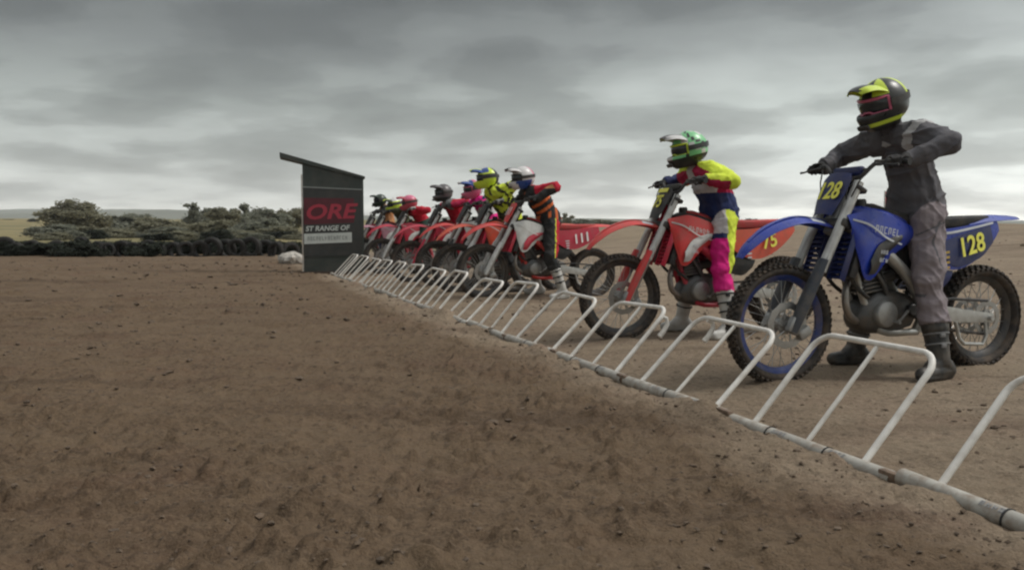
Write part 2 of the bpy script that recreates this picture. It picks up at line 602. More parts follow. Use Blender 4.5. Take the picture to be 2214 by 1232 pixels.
def leaf_cloud(blobs, n, size, seed):
    """n leaf faces gathered in clumps spread through a set of ellipsoids (cx,cy,cz,rx,ry,rz)"""
    rg = np.random.default_rng(seed)
    b = np.array(blobs, float)
    w = b[:, 3] * b[:, 4] * b[:, 5]; w = w / w.sum()
    nclump = max(8, n // 22)
    bi = rg.choice(len(b), nclump, p=w)
    d = rg.normal(size=(nclump, 3)); d /= np.linalg.norm(d, axis=1, keepdims=True)
    rad = rg.random((nclump, 1)) ** .38
    cc = b[bi, :3] + d * rad * b[bi, 3:]
    ci = rg.integers(0, nclump, n)
    spread = b[bi[ci], 3:].mean(axis=1, keepdims=True) * .22
    c = cc[ci] + rg.normal(size=(n, 3)) * spread
    u = rg.normal(size=(n, 3)); u /= np.linalg.norm(u, axis=1, keepdims=True)
    v = np.cross(u, rg.normal(size=(n, 3))); v /= np.linalg.norm(v, axis=1, keepdims=True)
    s = size * (.6 + .8 * rg.random((n, 1)))
    q = np.stack([c - u * s, c + v * s * .45, c + u * s, c - v * s * .45], 1).reshape(-1, 3)
    return q, np.arange(n * 4).reshape(n, 4)


def crown_mesh(name, blobs, n, size, seed, mat):
    q, f = leaf_cloud(blobs, n, size, seed)
    me = bpy.data.meshes.new(name); me.from_pydata(q.tolist(), [], f.tolist()); me.materials.append(mat)
    return me


def limb_mesh(h, r, limbs, seed):
    rg = random.Random(seed); mb = MB()
    top = h * .55
    mb.tube([(0, 0, -.2), (rg.uniform(-.1, .1), 0, top * .5), (rg.uniform(-.2, .2), rg.uniform(-.2, .2), top)], [r, r * .8, r * .55], 8)
    for k in range(limbs):
        a = 6.28 * k / limbs + rg.random(); z0 = top * rg.uniform(.35, .95); L = h * rg.uniform(.3, .5)
        mb.tube([(0, 0, z0), (math.cos(a) * L * .45, math.sin(a) * L * .45, z0 + L * .45), (math.cos(a) * L * .8, math.sin(a) * L * .8, z0 + L * .8)], [r * .5, r * .35, r * .12], 6)
    return mb.mesh('trunk', BARK)


TREEKIND = {}


def tree_kind(k):
    if k in TREEKIND: return TREEKIND[k]
    rg = random.Random(100 + k); blobs = []
    if k == 0:      # broad low round tree
        for j in range(15):
            a = rg.random() * 6.28; rr = rg.uniform(0, .33)
            z = .30 + .42 * rg.random()
            blobs.append((math.cos(a) * rr * (1.25 - .55 * z), math.sin(a) * rr, z, rg.uniform(.13, .22), rg.uniform(.13, .22), rg.uniform(.10, .16)))
        blobs += [(-.05, 0, .80, .20, .2, .13), (.19, 0, .78, .12, .14, .13), (-.28, 0, .55, .16, .2, .15), (.33, 0, .42, .17, .2, .17), (0, 0, .32, .42, .3, .2)]
        n, sz = 14000, .034
    elif k in (1, 2):   # open gum tree
        for j in range(9):
            a = rg.random() * 6.28; rr = rg.uniform(.05, .34)
            blobs.append((math.cos(a) * rr, math.sin(a) * rr, rg.uniform(.45, .9), rg.uniform(.09, .17), rg.uniform(.09, .17), rg.uniform(.06, .11)))
        blobs += [(0, 0, .42, .26, .26, .16)]
        n, sz = 7000, .036
    else:           # scrubby low tree
        for j in range(10):
            a = rg.random() * 6.28; rr = rg.uniform(0, .4)
            blobs.append((math.cos(a) * rr, math.sin(a) * rr, rg.uniform(.25, .78), rg.uniform(.12, .22), rg.uniform(.12, .2), rg.uniform(.10, .2)))
        blobs += [(0, 0, .25, .5, .4, .22)]
        n, sz = 7000, .042
    q, f = leaf_cloud(blobs, n, sz, 40 + k)
    TREEKIND[k] = (q, f)
    return TREEKIND[k]


CROWN = {}
TRUNK = {}


def tree(px, y, top_py, wpx, kind, leaf, label, group=None, name='tree', rot=0):
    """px column, y distance, top row of the crown, crown width in photo pixels"""
    x = px_x(px, y); z0 = gz(x, y)
    h = CAM_H + (495 - top_py) / 1800 * y - z0
    w = wpx / 1800 * y
    o = thing(name, label, 'tree' if name != 'shrub' else 'shrub', Matrix.Translation((x, y, z0 - .03)), group)
    if (kind, leaf) not in CROWN:
        q, f = tree_kind(kind)
        me = bpy.data.meshes.new('crown'); me.from_pydata(q.tolist(), [], f.tolist()); me.materials.append(LEAF[leaf]); CROWN[(kind, leaf)] = me
    if kind not in TRUNK: TRUNK[kind] = limb_mesh(1.0, .035, 5, kind)
    c = obj('crown', CROWN[(kind, leaf)], o); c.scale = (w, w * .8, h); c.rotation_euler = (0, 0, rot)
    t_ = obj('trunk', TRUNK[kind], o); t_.scale = (h * .9, h * .9, h); t_.rotation_euler = (0, 0, rot)
    return o


tree(165, 105, 430, 150, 0, 0, 'broad round-crowned olive tree standing highest, left of the frame centre', rot=0)
gl = 'scrubby trees behind the tyre row'
tree(268, 112, 455, 150, 3, 1, 'low spreading tree touching the right side of the round-crowned tree', gl)
tree(345, 95, 464, 130, 3, 0, 'lowest scrubby tree in the dip between the round tree and the gum trees', gl, rot=1.2)
tree(428, 118, 440, 95, 1, 1, 'open gum tree with a lifted tuft, left one of the gum trees', gl)
tree(492, 110, 440, 100, 2, 0, 'open gum tree in the middle of the row left of the start box', gl)
tree(525, 122, 441, 95, 1, 1, 'tallest thin gum tree in the row left of the start box', gl, rot=2.0)
tree(575, 100, 441, 110, 3, 1, 'leafy olive tree between the tall gum tree and the start box', gl, rot=.7)
tree(632, 108, 441, 100, 2, 0, 'tree half hidden behind the left edge of the start box', gl, rot=2.8)
tree(385, 84, 487, 110, 3, 1, 'dull grey-green thicket in front of the gum trees', gl, rot=3.3)
tree(460, 80, 470, 120, 3, 0, 'olive thicket low in front of the middle gum trees', gl, rot=4.4)
tree(545, 78, 466, 120, 3, 1, 'thicket low in front of the tallest gum tree', gl, rot=5.2)
tree(235, 82, 486, 130, 3, 0, 'thicket at the right foot of the round-crowned tree', gl, rot=2.2)
tree(120, 86, 480, 110, 3, 1, 'thicket at the left foot of the round-crowned tree', gl, rot=.3)
tree(605, 76, 486, 100, 3, 0, 'thicket just left of the start box', gl, rot=3.9)
for k, px in enumerate(range(118, 660, 44)):
    tree(px + random.uniform(-8, 8), random.uniform(60, 80), random.uniform(492, 502), random.uniform(70, 95), 3, (k * 7) % 3, ['olive', 'grey-green', 'dark'][(k * 7) % 3] + ' bush in the thicket below the taller trees', 'bushes in the thicket', 'shrub', rot=k * 2.1)
g2 = 'small trees far out in the dry paddock'
tree(22, 330, 474, 22, 3, 2, 'small dark tree in the dry paddock near the left frame edge', g2)
tree(75, 300, 472, 22, 3, 2, 'small dark tree in the dry paddock beside the round-crowned tree', g2, rot=1)
g3 = 'distant trees behind the riders'
for k, (px, y, top, w, kd, lf, nm) in enumerate([
        (842, 170, 476, 70, 3, 1, 'far tree seen behind the red-helmeted rider'), (905, 160, 470, 80, 3, 0, 'far tree between the red-helmeted and the grey-helmeted rider'),
        (985, 175, 474, 75, 1, 1, 'far gum tree behind the grey-helmeted rider in red'), (1225, 150, 461, 46, 1, 0, 'far gum tree above the tail of the bike numbered 111'),
        (1262, 165, 470, 60, 3, 1, 'far tree between the third rider and the red front fender'), (1310, 180, 472, 70, 3, 0, 'far tree above the red front fender of bike 75'),
        (1462, 120, 470, 60, 3, 2, 'dark tree seen under the arms of the rider in neon'), (1610, 150, 470, 70, 3, 2, 'far tree above the orange-red tail of bike 75'),
        (1385, 220, 473, 60, 3, 1, 'faint far tree left of the number plate 75')]):
    tree(px, y, top, w, kd, lf, nm, g3, rot=k * 1.7)
# dark low shrubs along the tyre row
SHG = 'dark low shrubs along the far edge of the dirt'
for k in range(24):
    px = -15 + k * 28 + random.uniform(-8, 8); y = 27.3 + random.uniform(0, 1.6) - (2.1 + random.uniform(0, .5) if k < 13 and k % 2 == 0 else 0)
    top = random.uniform(511, 519) if k < 15 else random.uniform(509, 516)
    tree(px, y, top, random.uniform(70, 95), 3, 2, 'dark low shrub standing along the far edge of the dirt', SHG, 'shrub', rot=k)

# ------------------------------------------------------------------ row of old tyres
OLDTYRE = pmat('old_tyre_rubber', (.020, .020, .019), .9, var=.3, vscale=5, dust=.3, dustcol=(.09, .07, .055), bump=.3)


def old_tyre():
    mb = MB(); prof = [(.17, .055), (.20, .09), (.255, .10), (.29, .085), (.305, .05), (.305, -.05), (.29, -.085), (.255, -.10), (.20, -.09), (.17, -.055), (.18, 0)]
    mb.lathe(prof, seg=26, close=True)
    for k in range(26):
        a = 2 * math.pi * k / 26
        M = Matrix.Rotation(-a, 3, 'Y')
        for s in (-1, 1):
            mb.box(M @ Vector((.305, s * .03, 0)), (.014, .05, .04), M)
    return mb.mesh('old_tyre', OLDTYRE)


ot = old_tyre()
for k in range(25):
    x = -16.6 + k * .405 + random.uniform(-.05, .05); y = 25.9 + random.uniform(-.12, .12)
    o = obj('old_tyre', ot)
    s = random.uniform(.78, 1.12)
    o.location = (x, y, gz(x, y) + .19 * s + random.uniform(-.03, .06)); o.scale = (s, 1.0, s)
    o.rotation_euler = (random.uniform(-.15, .15), random.uniform(0, 6), random.uniform(-.5, .5))
    tag(o, 'half-buried old black tyre standing in the low row along the far dirt edge', 'tyre', 'old tyres set upright in a row')

# pale rocks by the start box
ROCK = pmat('pale_rock', (.40, .37, .33), .9, var=.25, vscale=8, bump=.5, bscale=25)
for k in range(15):
    r = random.uniform(.13, .25) * (1 if k else 1.4)
    px = random.gauss(632, 15); y = random.uniform(20.4, 21.6); x = px_x(px, y)
    v = IV2 * np.array([1.15, .9, .75]); v = v * (1 + .38 * fbm(v[:, 0] * 1.7 + k * 9, v[:, 1] * 1.7 + v[:, 2] * 2.3, k, 3)[:, None])
    an = random.random() * 6; v = (v @ np.array([[math.cos(an), -math.sin(an), 0], [math.sin(an), math.cos(an), 0], [0, 0, 1]])) * r
    me = bpy.data.meshes.new('rock'); me.from_pydata(v.tolist(), [], IF2.tolist()); me.materials.append(ROCK)
    o = obj('rock', me); o.location = (x, y, gz(x, y) + r * .42)
    tag(o, 'pale grey rock heaped left of the start box', 'rock', 'pale rocks left of the start box')

# ------------------------------------------------------------------ lettering
def text_mesh(body, size, mat, shear=0.0, bold=.02, extrude=.0015, spacing=1.0):
    cu = bpy.data.curves.new('lettering', 'FONT')
    cu.body = body; cu.size = size; cu.shear = shear; cu.offset = bold * size; cu.extrude = extrude
    cu.space_character = spacing; cu.align_x = 'CENTER'; cu.align_y = 'CENTER'; cu.resolution_u = 3
    o = link(bpy.data.objects.new('lettering', cu))
    dg = bpy.context.evaluated_depsgraph_get()
    me = bpy.data.meshes.new_from_object(o.evaluated_get(dg))
    bpy.data.objects.remove(o); bpy.data.curves.remove(cu)
    me.materials.clear(); me.materials.append(mat)
    return me


def place(o, org, xd, yd):
    xd = Vector(xd).normalized(); yd = Vector(yd); yd = (yd - xd * yd.dot(xd)).normalized(); zd = xd.cross(yd)
    M = Matrix((xd, yd, zd)).transposed().to_4x4(); M.translation = Vector(org)
    o.matrix_local = M
    return o


def scribble(w, h, n, seed):
    """small strokes that read as worn, illegible lettering"""
    rg = random.Random(seed); mb = MB(); cw = w / n
    for k in range(n):
        x = -w / 2 + cw * (k + .5); t = cw * .2
        mb.box((x - cw * .25, 0, 0), (t, h, .001))
        if rg.random() < .7: mb.box((x + cw * .2, rg.uniform(-.1, .1) * h, .0003), (t, h * rg.uniform(.6, 1), .001))
        for q in (-.42, 0, .42):
            if rg.random() < .6: mb.box((x, q * h, .0006), (cw * .55, h * .17, .001))
    return mb


# ------------------------------------------------------------------ start box with the sign
BOXG = pmat('box_dark_green', (.034, .044, .039), .6, var=.3, vscale=2, dust=.35, dustcol=(.10, .085, .07))
BANNER = pmat('banner_black', (.030, .033, .032), .6, var=.25, vscale=2.5, dust=.3, dustcol=(.09, .075, .062))
MAROON = pmat('banner_maroon', (.085, .012, .020), .5, var=.2)
SIGNRED = pmat('sign_red', (.36, .030, .055), .5, var=.1)
SIGNWHITE = pmat('sign_white', (.52, .55, .52), .5, var=.1)
SIGNGREY = pmat('sign_grey', (.22, .24, .23), .5, var=.1)
TIMBER = pmat('pale_trim', (.42, .38, .34), .8, var=.25)
bw = np.array([.97, .243]); bw = bw / np.linalg.norm(bw)
A = np.array([-4.08, 16.31])
bz = gz(*A) - .04
M = Matrix(((bw[0], -bw[1], 0, A[0]), (bw[1], bw[0], 0, A[1]), (0, 0, 1, bz), (0, 0, 0, 1)))
W, DP = 1.17, .46
sb = thing('start_box', 'narrow dark green start box with sloping roof and red ORE sign', 'shelter', M)


def rz(x): return 2.17 - .24 * x


def slab(name, poly, y0, y1, mat, parent):
    mb = MB(); n = len(poly)
    mb.add([(x, y0, z) for x, z in poly] + [(x, y1, z) for x, z in poly], [tuple(range(n)), tuple(range(2 * n - 1, n - 1, -1))] + [(i, (i + 1) % n + 0, (i + 1) % n + n, i + n) for i in range(n)])
    return mb.obj(name, mat, parent, smooth=False)


wl = slab('side_wall', [(0, 0), (W, 0), (W, rz(W)), (0, rz(0))], 0, .03, BOXG, sb)
slab('side_wall', [(0, 0), (W, 0), (W, rz(W)), (0, rz(0))], DP - .03, DP, BOXG, sb)
slab('back_wall', [(W - .03, 0), (W - .002, 0), (W - .002, rz(W)), (W - .03, rz(W - .03))], .032, DP - .032, BOXG, sb)
slab('roof', [(-.42, rz(-.42) + .004), (W + .03, rz(W + .03) + .004), (W + .03, rz(W + .03) + .05), (-.42, rz(-.42) + .10)], -.03, DP + .05, BOXG, sb)
bn_ = slab('banner', [(.012, .35), (W - .05, .38), (W - .05, 1.66), (.012, 1.70)], -.012, -.002, BANNER, sb)
slab('banner_edge', [(.005, 1.700), (W - .03, 1.662), (W - .03, 1.682), (.005, 1.722)], -.016, -.002, SIGNGREY, sb)
slab('edge_trim', [(-.028, .02), (-.003, .02), (-.003, 1.95), (-.028, 1.95)], -.006, .05, TIMBER, sb)
slab('ground_sill', [(-.06, 0), (W, 0), (W, .06), (-.06, .06)], -.05, -.004, pmat('dark_sill', (.06, .04, .03), .9), sb)
slab('maroon_patch', [(.015, .98), (.98, 1.02), (.98, 1.50), (.015, 1.50)], -.0135, -.0122, MAROON, bn_)
o = obj('lettering', text_mesh('ORE', .40, SIGNRED, .25, .025), bn_); o.scale = (1.0, 1, 1)
place(o, (.50, -.0155, 1.22), (1, 0, .03), (0, 0, 1)); o.scale = (1.25, 1.0, 1)
o = obj('lettering', text_mesh('ST RANGE OF', .135, SIGNWHITE, .2, .03), bn_)
place(o, (.46, -.0145, .905), (1, 0, .03), (0, 0, 1))
st = slab('white_strip', [(.012, .60), (.93, .635), (.93, .83), (.012, .80)], -.016, -.0125, SIGNWHITE, bn_)
o = scribble(.78, .075, 14, 3).obj('strip_lettering', SIGNGREY, sb); place(o, (.46, -.0175, .717), (1, 0, .035), (0, 0, 1))

# ------------------------------------------------------------------ start gate
GWHITE = pmat('gate_white_paint', (.76, .73, .68), .5, var=.15, vscale=9, dust=.4, dustcol=(.38, .32, .26))
PIPE = pmat('hinge_pipe_grey', (.38, .36, .32), .6, var=.2, vscale=11, dust=.95, dustcol=(.24, .19, .145))
STRAP = pmat('black_strap', (.02, .02, .02), .6)
RUST = pmat('hinge_steel', (.20, .14, .10), .6, metal=.4, var=.4, vscale=20)
INK = pmat('pipe_print', (.30, .30, .30), .6)


def bent_frame(w, h, r, rc):
    """inverted U in the local xz-plane, x along the gate"""
    pts = [(-w / 2, 0, 0)]
    for k in range(9):
        a = math.pi - k * math.pi / 16
        pts.append((-w / 2 + rc + rc * math.cos(a), 0, h - rc + rc * math.sin(a)))
    for k in range(9):
        a = math.pi / 2 - k * math.pi / 16
        pts.append((w / 2 - rc + rc * math.cos(a), 0, h - rc + rc * math.sin(a)))
    pts.append((w / 2, 0, 0))
    return pts


GL = {0: 'white tubular gate section cut off by the right frame edge', 1: 'nearest whole white tubular gate section, in front of the boots at the blue bike',
      2: 'white tubular gate section in front of the blue bike front wheel', 3: 'white gate section with a bent hook hanging at its right corner',
      4: 'white gate section just left of the one with the hanging hook', 5: 'fifth whole gate section counted from the right frame edge',
      6: 'sixth whole gate section counted from the right frame edge', 7: 'seventh whole gate section counted from the right frame edge'}
ORD = ['', 'first', 'second', 'third', 'fourth', 'fifth', 'sixth', 'seventh', 'eighth', 'ninth', 'tenth', 'eleventh', 'twelfth', 'thirteenth', 'fourteenth', 'fifteenth']
gdir = Vector((G[0], G[1], 0)); pdir = Vector((P[0], P[1], 0))
fmesh = {}
for k in range(0, 15):
    rg = random.Random(50 + k)
    x, y = gp(k - 1, 0)
    z = -.012 - (.012 if k == 0 else 0)
    lean = 43.5 + rg.uniform(-3, 3)
    up = (Vector((0, 0, 1)) * math.cos(R(lean)) + pdir * math.sin(R(lean))).normalized()
    xd = (-gdir + Vector((0, 0, rg.uniform(-.03, .03))) + pdir * rg.uniform(-.05, .05)).normalized()
    yd = up.cross(xd).normalized(); up2 = xd.cross(yd)
    Mg = Matrix((xd, yd, up2)).transposed().to_4x4(); Mg.translation = (x, y, z)
    lab = GL.get(k, f'{ORD[min(k, 14)]} whole white gate section counted from the right frame edge')
    g_ = thing('gate_section', lab, 'start gate', Mg, 'start gate sections')
    if not fmesh:
        mb = MB(); mb.tube(bent_frame(.68, .535, .015, .09), .0130, 12); fmesh['f'] = mb.mesh('frame', GWHITE)
        mb = MB(); mb.tube([(0, 0, 0), (0, 0, .518)], .0098, 10); fmesh['b'] = mb.mesh('middle_bar', GWHITE)
        mb = MB(); mb.tube([(0, 0, 0), (.006, .03, .012), (.012, .055, -.01), (.012, .066, -.06), (.010, .068, -.10)], [.012, .013, .014, .016, .017], 8); fmesh['h'] = mb.mesh('hook', GWHITE)
        mb = MB(); mb.box((0, 0, .0), (.06, .05, .012), bev=.003); mb.box((0, 0, .02), (.016, .016, .04), bev=.003); fmesh['c'] = mb.mesh('hinge', RUST)
    obj('frame', fmesh['f'], g_)
    b_ = obj('middle_bar', fmesh['b'], g_); b_.location = (rg.uniform(-.03, .03), 0, 0)
    for hx in (-.34, 0, .34):
        c_ = obj('hinge', fmesh['c'], g_); c_.location = (hx, .0, -.012)
    if k == 3:
        h_ = obj('hook', fmesh['h'], g_); h_.location = (.335, .0, .47)
    if k == 2:
        h_ = obj('hook', fmesh['h'], g_); h_.location = (-.25, .0, .52)
    # hinge pipe of this section
    L = .965
    mp = Matrix((-gdir, -pdir, Vector((0, 0, 1)))).transposed().to_4x4(); ox, oy = gp(k - 1 - .02, -.015)
    mp.translation = (ox, oy, -.006 + rg.uniform(-.008, .006))
    tilt = rg.uniform(-.035, .035)
    pp_ = thing('hinge_pipe', {0: 'grey hinge pipe half buried at the lower right frame edge', 1: 'printed grey hinge pipe under the nearest whole gate section', 2: 'printed grey hinge pipe with black straps below the gate at the blue wheel'}.get(k, f'grey hinge pipe lying under the {ORD[min(k, 14)]} whole gate section'), 'pipe', mp @ Matrix.Rotation(tilt, 4, 'Y'), 'hinge pipes on the ground')
    if 'p' not in fmesh:
        mb = MB()
        mb.lathe([(.030, -L / 2), (.033, -L / 2), (.033, L / 2), (.030, L / 2)], seg=20, axis='x', close=True); fmesh['p'] = mb.mesh('pipe', PIPE)
        mb = MB(); mb.lathe([(.0335, -.003), (.0365, -.003), (.0365, .003), (.0335, .003)], seg=18, axis='x', close=True); fmesh['s'] = mb.mesh('strap', STRAP)
        mb = MB(); mb.box((0, 0, 0), (.10, .03, .05), bev=.004); mb.tube([(-.04, -.02, 0), (.04, -.02, 0)], .01, 8); fmesh['j'] = mb.mesh('joint', RUST)
    obj('pipe', fmesh['p'], pp_)
    for sx in ((-.22, .16) if k % 2 else (-.05, .30)):
        q_ = obj('strap', fmesh['s'], pp_); q_.location = (sx + rg.uniform(-.03, .03), 0, 0)
    j_ = obj('joint', fmesh['j'], pp_); j_.location = (.485, .012, .008)
    if k <= 3:
        for sx in (-.12, .22):
            mb = scribble(.09, .018, 4, k * 7 + int(sx * 100)); mb.v = [(vx, .0345 * math.sin(vy / .0345 + .55), .0345 * math.cos(vy / .0345 + .55) + vz) for vx, vy, vz in mb.v]
            q_ = mb.obj('pipe_print', INK, pp_); q_.location = (sx, 0, 0)

# ------------------------------------------------------------------ motocross bikes
# bike space: x forward with the front axle at 0, y to the rider's left, z up
WB = 1.49
RUB = pmat('tyre_rubber', (.032, .029, .027), .9, var=.25, vscale=8, dust=.85, dustcol=(.115, .085, .062))
HUBM = pmat('hub_alloy', (.38, .38, .37), .45, .7, dust=.5)
STEEL = pmat('steel', (.42, .42, .41), .38, .85, dust=.35)
ALLOY = pmat('alloy_frame', (.48, .48, .46), .42, .6, dust=.4)
DARKM = pmat('dark_metal', (.045, .045, .047), .5, .3, dust=.45)
BLACKP = pmat('black_plastic', (.018, .019, .020), .5, dust=.3)
ENG = pmat('engine_alloy', (.105, .105, .105), .5, .6, dust=.6)
PIPEM = pmat('exhaust_steel', (.30, .275, .25), .38, .8, var=.3, vscale=9, dust=.4)
SEATM = pmat('seat_grip', (.020, .020, .021), .85, bump=.3, bscale=150, dust=.35)
SPOKE = pmat('spoke_steel', (.45, .45, .44), .35, .8)
WHITEP = pmat('white_plastic', (.62, .62, .60), .38, dust=.3)
REDP = pmat('red_plastic', (.62, .040, .038), .34, var=.1, dust=.38)
CRIM = pmat('crimson_plastic', (.52, .020, .055), .36, var=.1, dust=.38)
ORGP = pmat('orange_red_plastic', (.70, .095, .05), .36, var=.1, dust=.38)
BLUEP = pmat('blue_plastic', (.011, .038, .33), .30, var=.12, dust=.22)
NAVYP = pmat('navy_plastic', (.010, .020, .105), .4, var=.1, dust=.25)
PINKP = pmat('pink_white_plastic', (.50, .24, .30), .4, dust=.25)
YEL = pmat('number_yellow', (.78, .74, .10), .45, var=.06)
WHT = pmat('number_white', (.74, .74, .72), .45, var=.05)
STICK = pmat('sticker_white', (.55, .57, .60), .5, var=.1)
AMBER = pmat('sticker_amber', (.45, .30, .06), .5)


def tyre_build(R0, RB, w, nk, rows):
    def b(mb):
        cr = (R0 - RB) * .5; cm = RB + cr
        prof = []
        for k in range(17):
            a = -math.pi * .90 + 1.8 * math.pi * k / 16
            prof.append((cm + cr * .92 * math.cos(a), w * .5 * math.sin(a)))
        prof.append((RB + .002, 0))
        mb.lathe(prof, seg=64, close=True)
        for i in range(nk):
            for (lat, kw, off) in rows:
                a = 2 * math.pi * (i + off) / nk
                ca = math.cos(lat); rr = cm + cr * .98 * ca; yy_ = w * .5 * 1.04 * math.sin(lat)
                M = Matrix.Rotation(-a, 3, 'Y') @ Matrix.Rotation(-lat, 3, 'Z').transposed()
                Mx = Matrix.Rotation(-a, 3, 'Y')
                nrm = Vector((math.cos(lat), math.sin(lat), 0)); side = Vector((-math.sin(lat), math.cos(lat), 0)); tan = Vector((0, 0, 1))
                c = Vector((rr, yy_, 0))
                L = 2 * math.pi * R0 / nk * .50
                vs = []
                for dn, sc in ((-.012, 1.12), (.011, .9)):
                    for ds, dt in ((-1, -1), (1, -1), (1, 1), (-1, 1)):
                        vs.append(Mx @ (c + nrm * dn + side * ds * kw * .5 * sc + tan * dt * L * .5 * sc))
                mb.add(vs, [(4, 5, 6, 7), (0, 1, 5, 4), (1, 2, 6, 5), (2, 3, 7, 6), (3, 0, 4, 7)])
    return b


def rim_build(RB, w):
    def b(mb):
        h = w * .5
        mb.lathe([(RB + .010, -h), (RB + .012, -h * .85), (RB - .006, -h * .6), (RB - .016, -h * .25), (RB - .016, h * .25), (RB - .006, h * .6), (RB + .012, h * .85), (RB + .010, h), (RB - .008, h * .85), (RB - .026, h * .3), (RB - .026, -h * .3), (RB - .008, -h * .85)], seg=56, close=True)
    return b


def spoke_build(RB, hr, hw):
    def b(mb):
        n = 36
        for k in range(n):
            a = 2 * math.pi * k / n; s = 1 if k % 2 else -1; da = .42 * (1 if (k // 2) % 2 else -1)
            p0 = ((hr) * math.cos(a + da), s * hw, hr * math.sin(a + da)); p1 = ((RB - .02) * math.cos(a), s * .006, (RB - .02) * math.sin(a))
            mb.tube([p0, p1], .0021, 5, caps=False)
    return b


def hub_build(hw):
    def b(mb):
        mb.lathe([(.0, -hw - .02), (.022, -hw - .02), (.024, -hw - .006), (.052, -hw), (.052, -hw + .008), (.030, -hw + .02), (.028, 0), (.030, hw - .02), (.052, hw - .008), (.052, hw), (.024, hw + .006), (.022, hw + .02), (0, hw + .02)], seg=24)
    return b


def disc_build(r, y):
    def b(mb):
        n = 72; prof = []
        vs = []; fs = []
        for k in range(n):
            a = 2 * math.pi * k / n; ro = r * (1 + .022 * math.sin(a * 12)); ri = r * .70
            for rr in (ri, ro):
                for dy in (-.002, .002): vs.append((rr * math.cos(a), y + dy, rr * math.sin(a)))
        for k in range(n):
            l = (k + 1) % n; A_ = k * 4; B_ = l * 4
            fs += [(A_ + 2, A_ + 3, B_ + 3, B_ + 2), (A_ + 1, A_, B_, B_ + 1), (A_ + 3, A_ + 1, B_ + 1, B_ + 3), (A_, A_ + 2, B_ + 2, B_)]
        mb.add(vs, fs)
        for k in range(6):
            a = math.pi / 3 * k
            mb.tube([(.04 * math.cos(a), y, .04 * math.sin(a)), (r * .72 * math.cos(a + .3), y, r * .72 * math.sin(a + .3))], .006, 6)
    return b


FD = Vector((-.454, 0, .891))       # fork direction


def fpt(z, off=0.0):                # point on the fork line at height z, shifted forward
    x = -.035 - (z - .345) * .454 / .891
    return Vector((x, 0, z)) + Vector((.891, 0, .454)) * off


def ring(cx, cz, hw, zt, zb, k=.55, n=14):
    """rounded section across y at x=cx between zb and zt"""
    out = []
    for i in range(n):
        a = 2 * math.pi * i / n
        c, s = math.cos(a), math.sin(a)
        f = lambda v: math.copysign(abs(v) ** k, v)
        out.append((cx, hw * f(c), (zt + zb) / 2 + (zt - zb) / 2 * f(s)))
    return out


def arch_grid(ctrl, n, m, drop):
    """strip with an arched section; ctrl rows: x, z, half width"""
    c = crom(ctrl, n); g = []
    for i in range(n):
        a = c[max(i - 1, 0)]; b = c[min(i + 1, n - 1)]
        tx, tz = b[0] - a[0], b[1] - a[1]; L = math.hypot(tx, tz) or 1
        nx, nz = -tz / L, tx / L
        if nz < 0: nx, nz = -nx, -nz
        row = []
        for j in range(m):
            u = -1 + 2 * j / (m - 1)
            d = -drop * (abs(u) ** 2.4) * (c[i][2] / .08)
            row.append((c[i][0] + nx * d, c[i][2] * u, c[i][1] + nz * d))
        g.append(row)
    return np.array(g)


def side_grid(rows, n, m, bulge):
    """curved side panel, rows: x_top,z_top,y_top, x_bot,z_bot,y_bot from front to rear (left side)"""
    c = crom(rows, n); g = []
    for i in range(n):
        T = np.array([c[i][0], c[i][2], c[i][1]]); Bm = np.array([c[i][3], c[i][5], c[i][4]])
        row = []
        for j in range(m):
            u = j / (m - 1); q = T * (1 - u) + Bm * u
            q[1] += bulge * 4 * u * (1 - u)
            row.append(q)
        g.append(row)
    return np.array(g)


def mirror(g):
    g = np.array(g); g[..., 1] *= -1
    return g


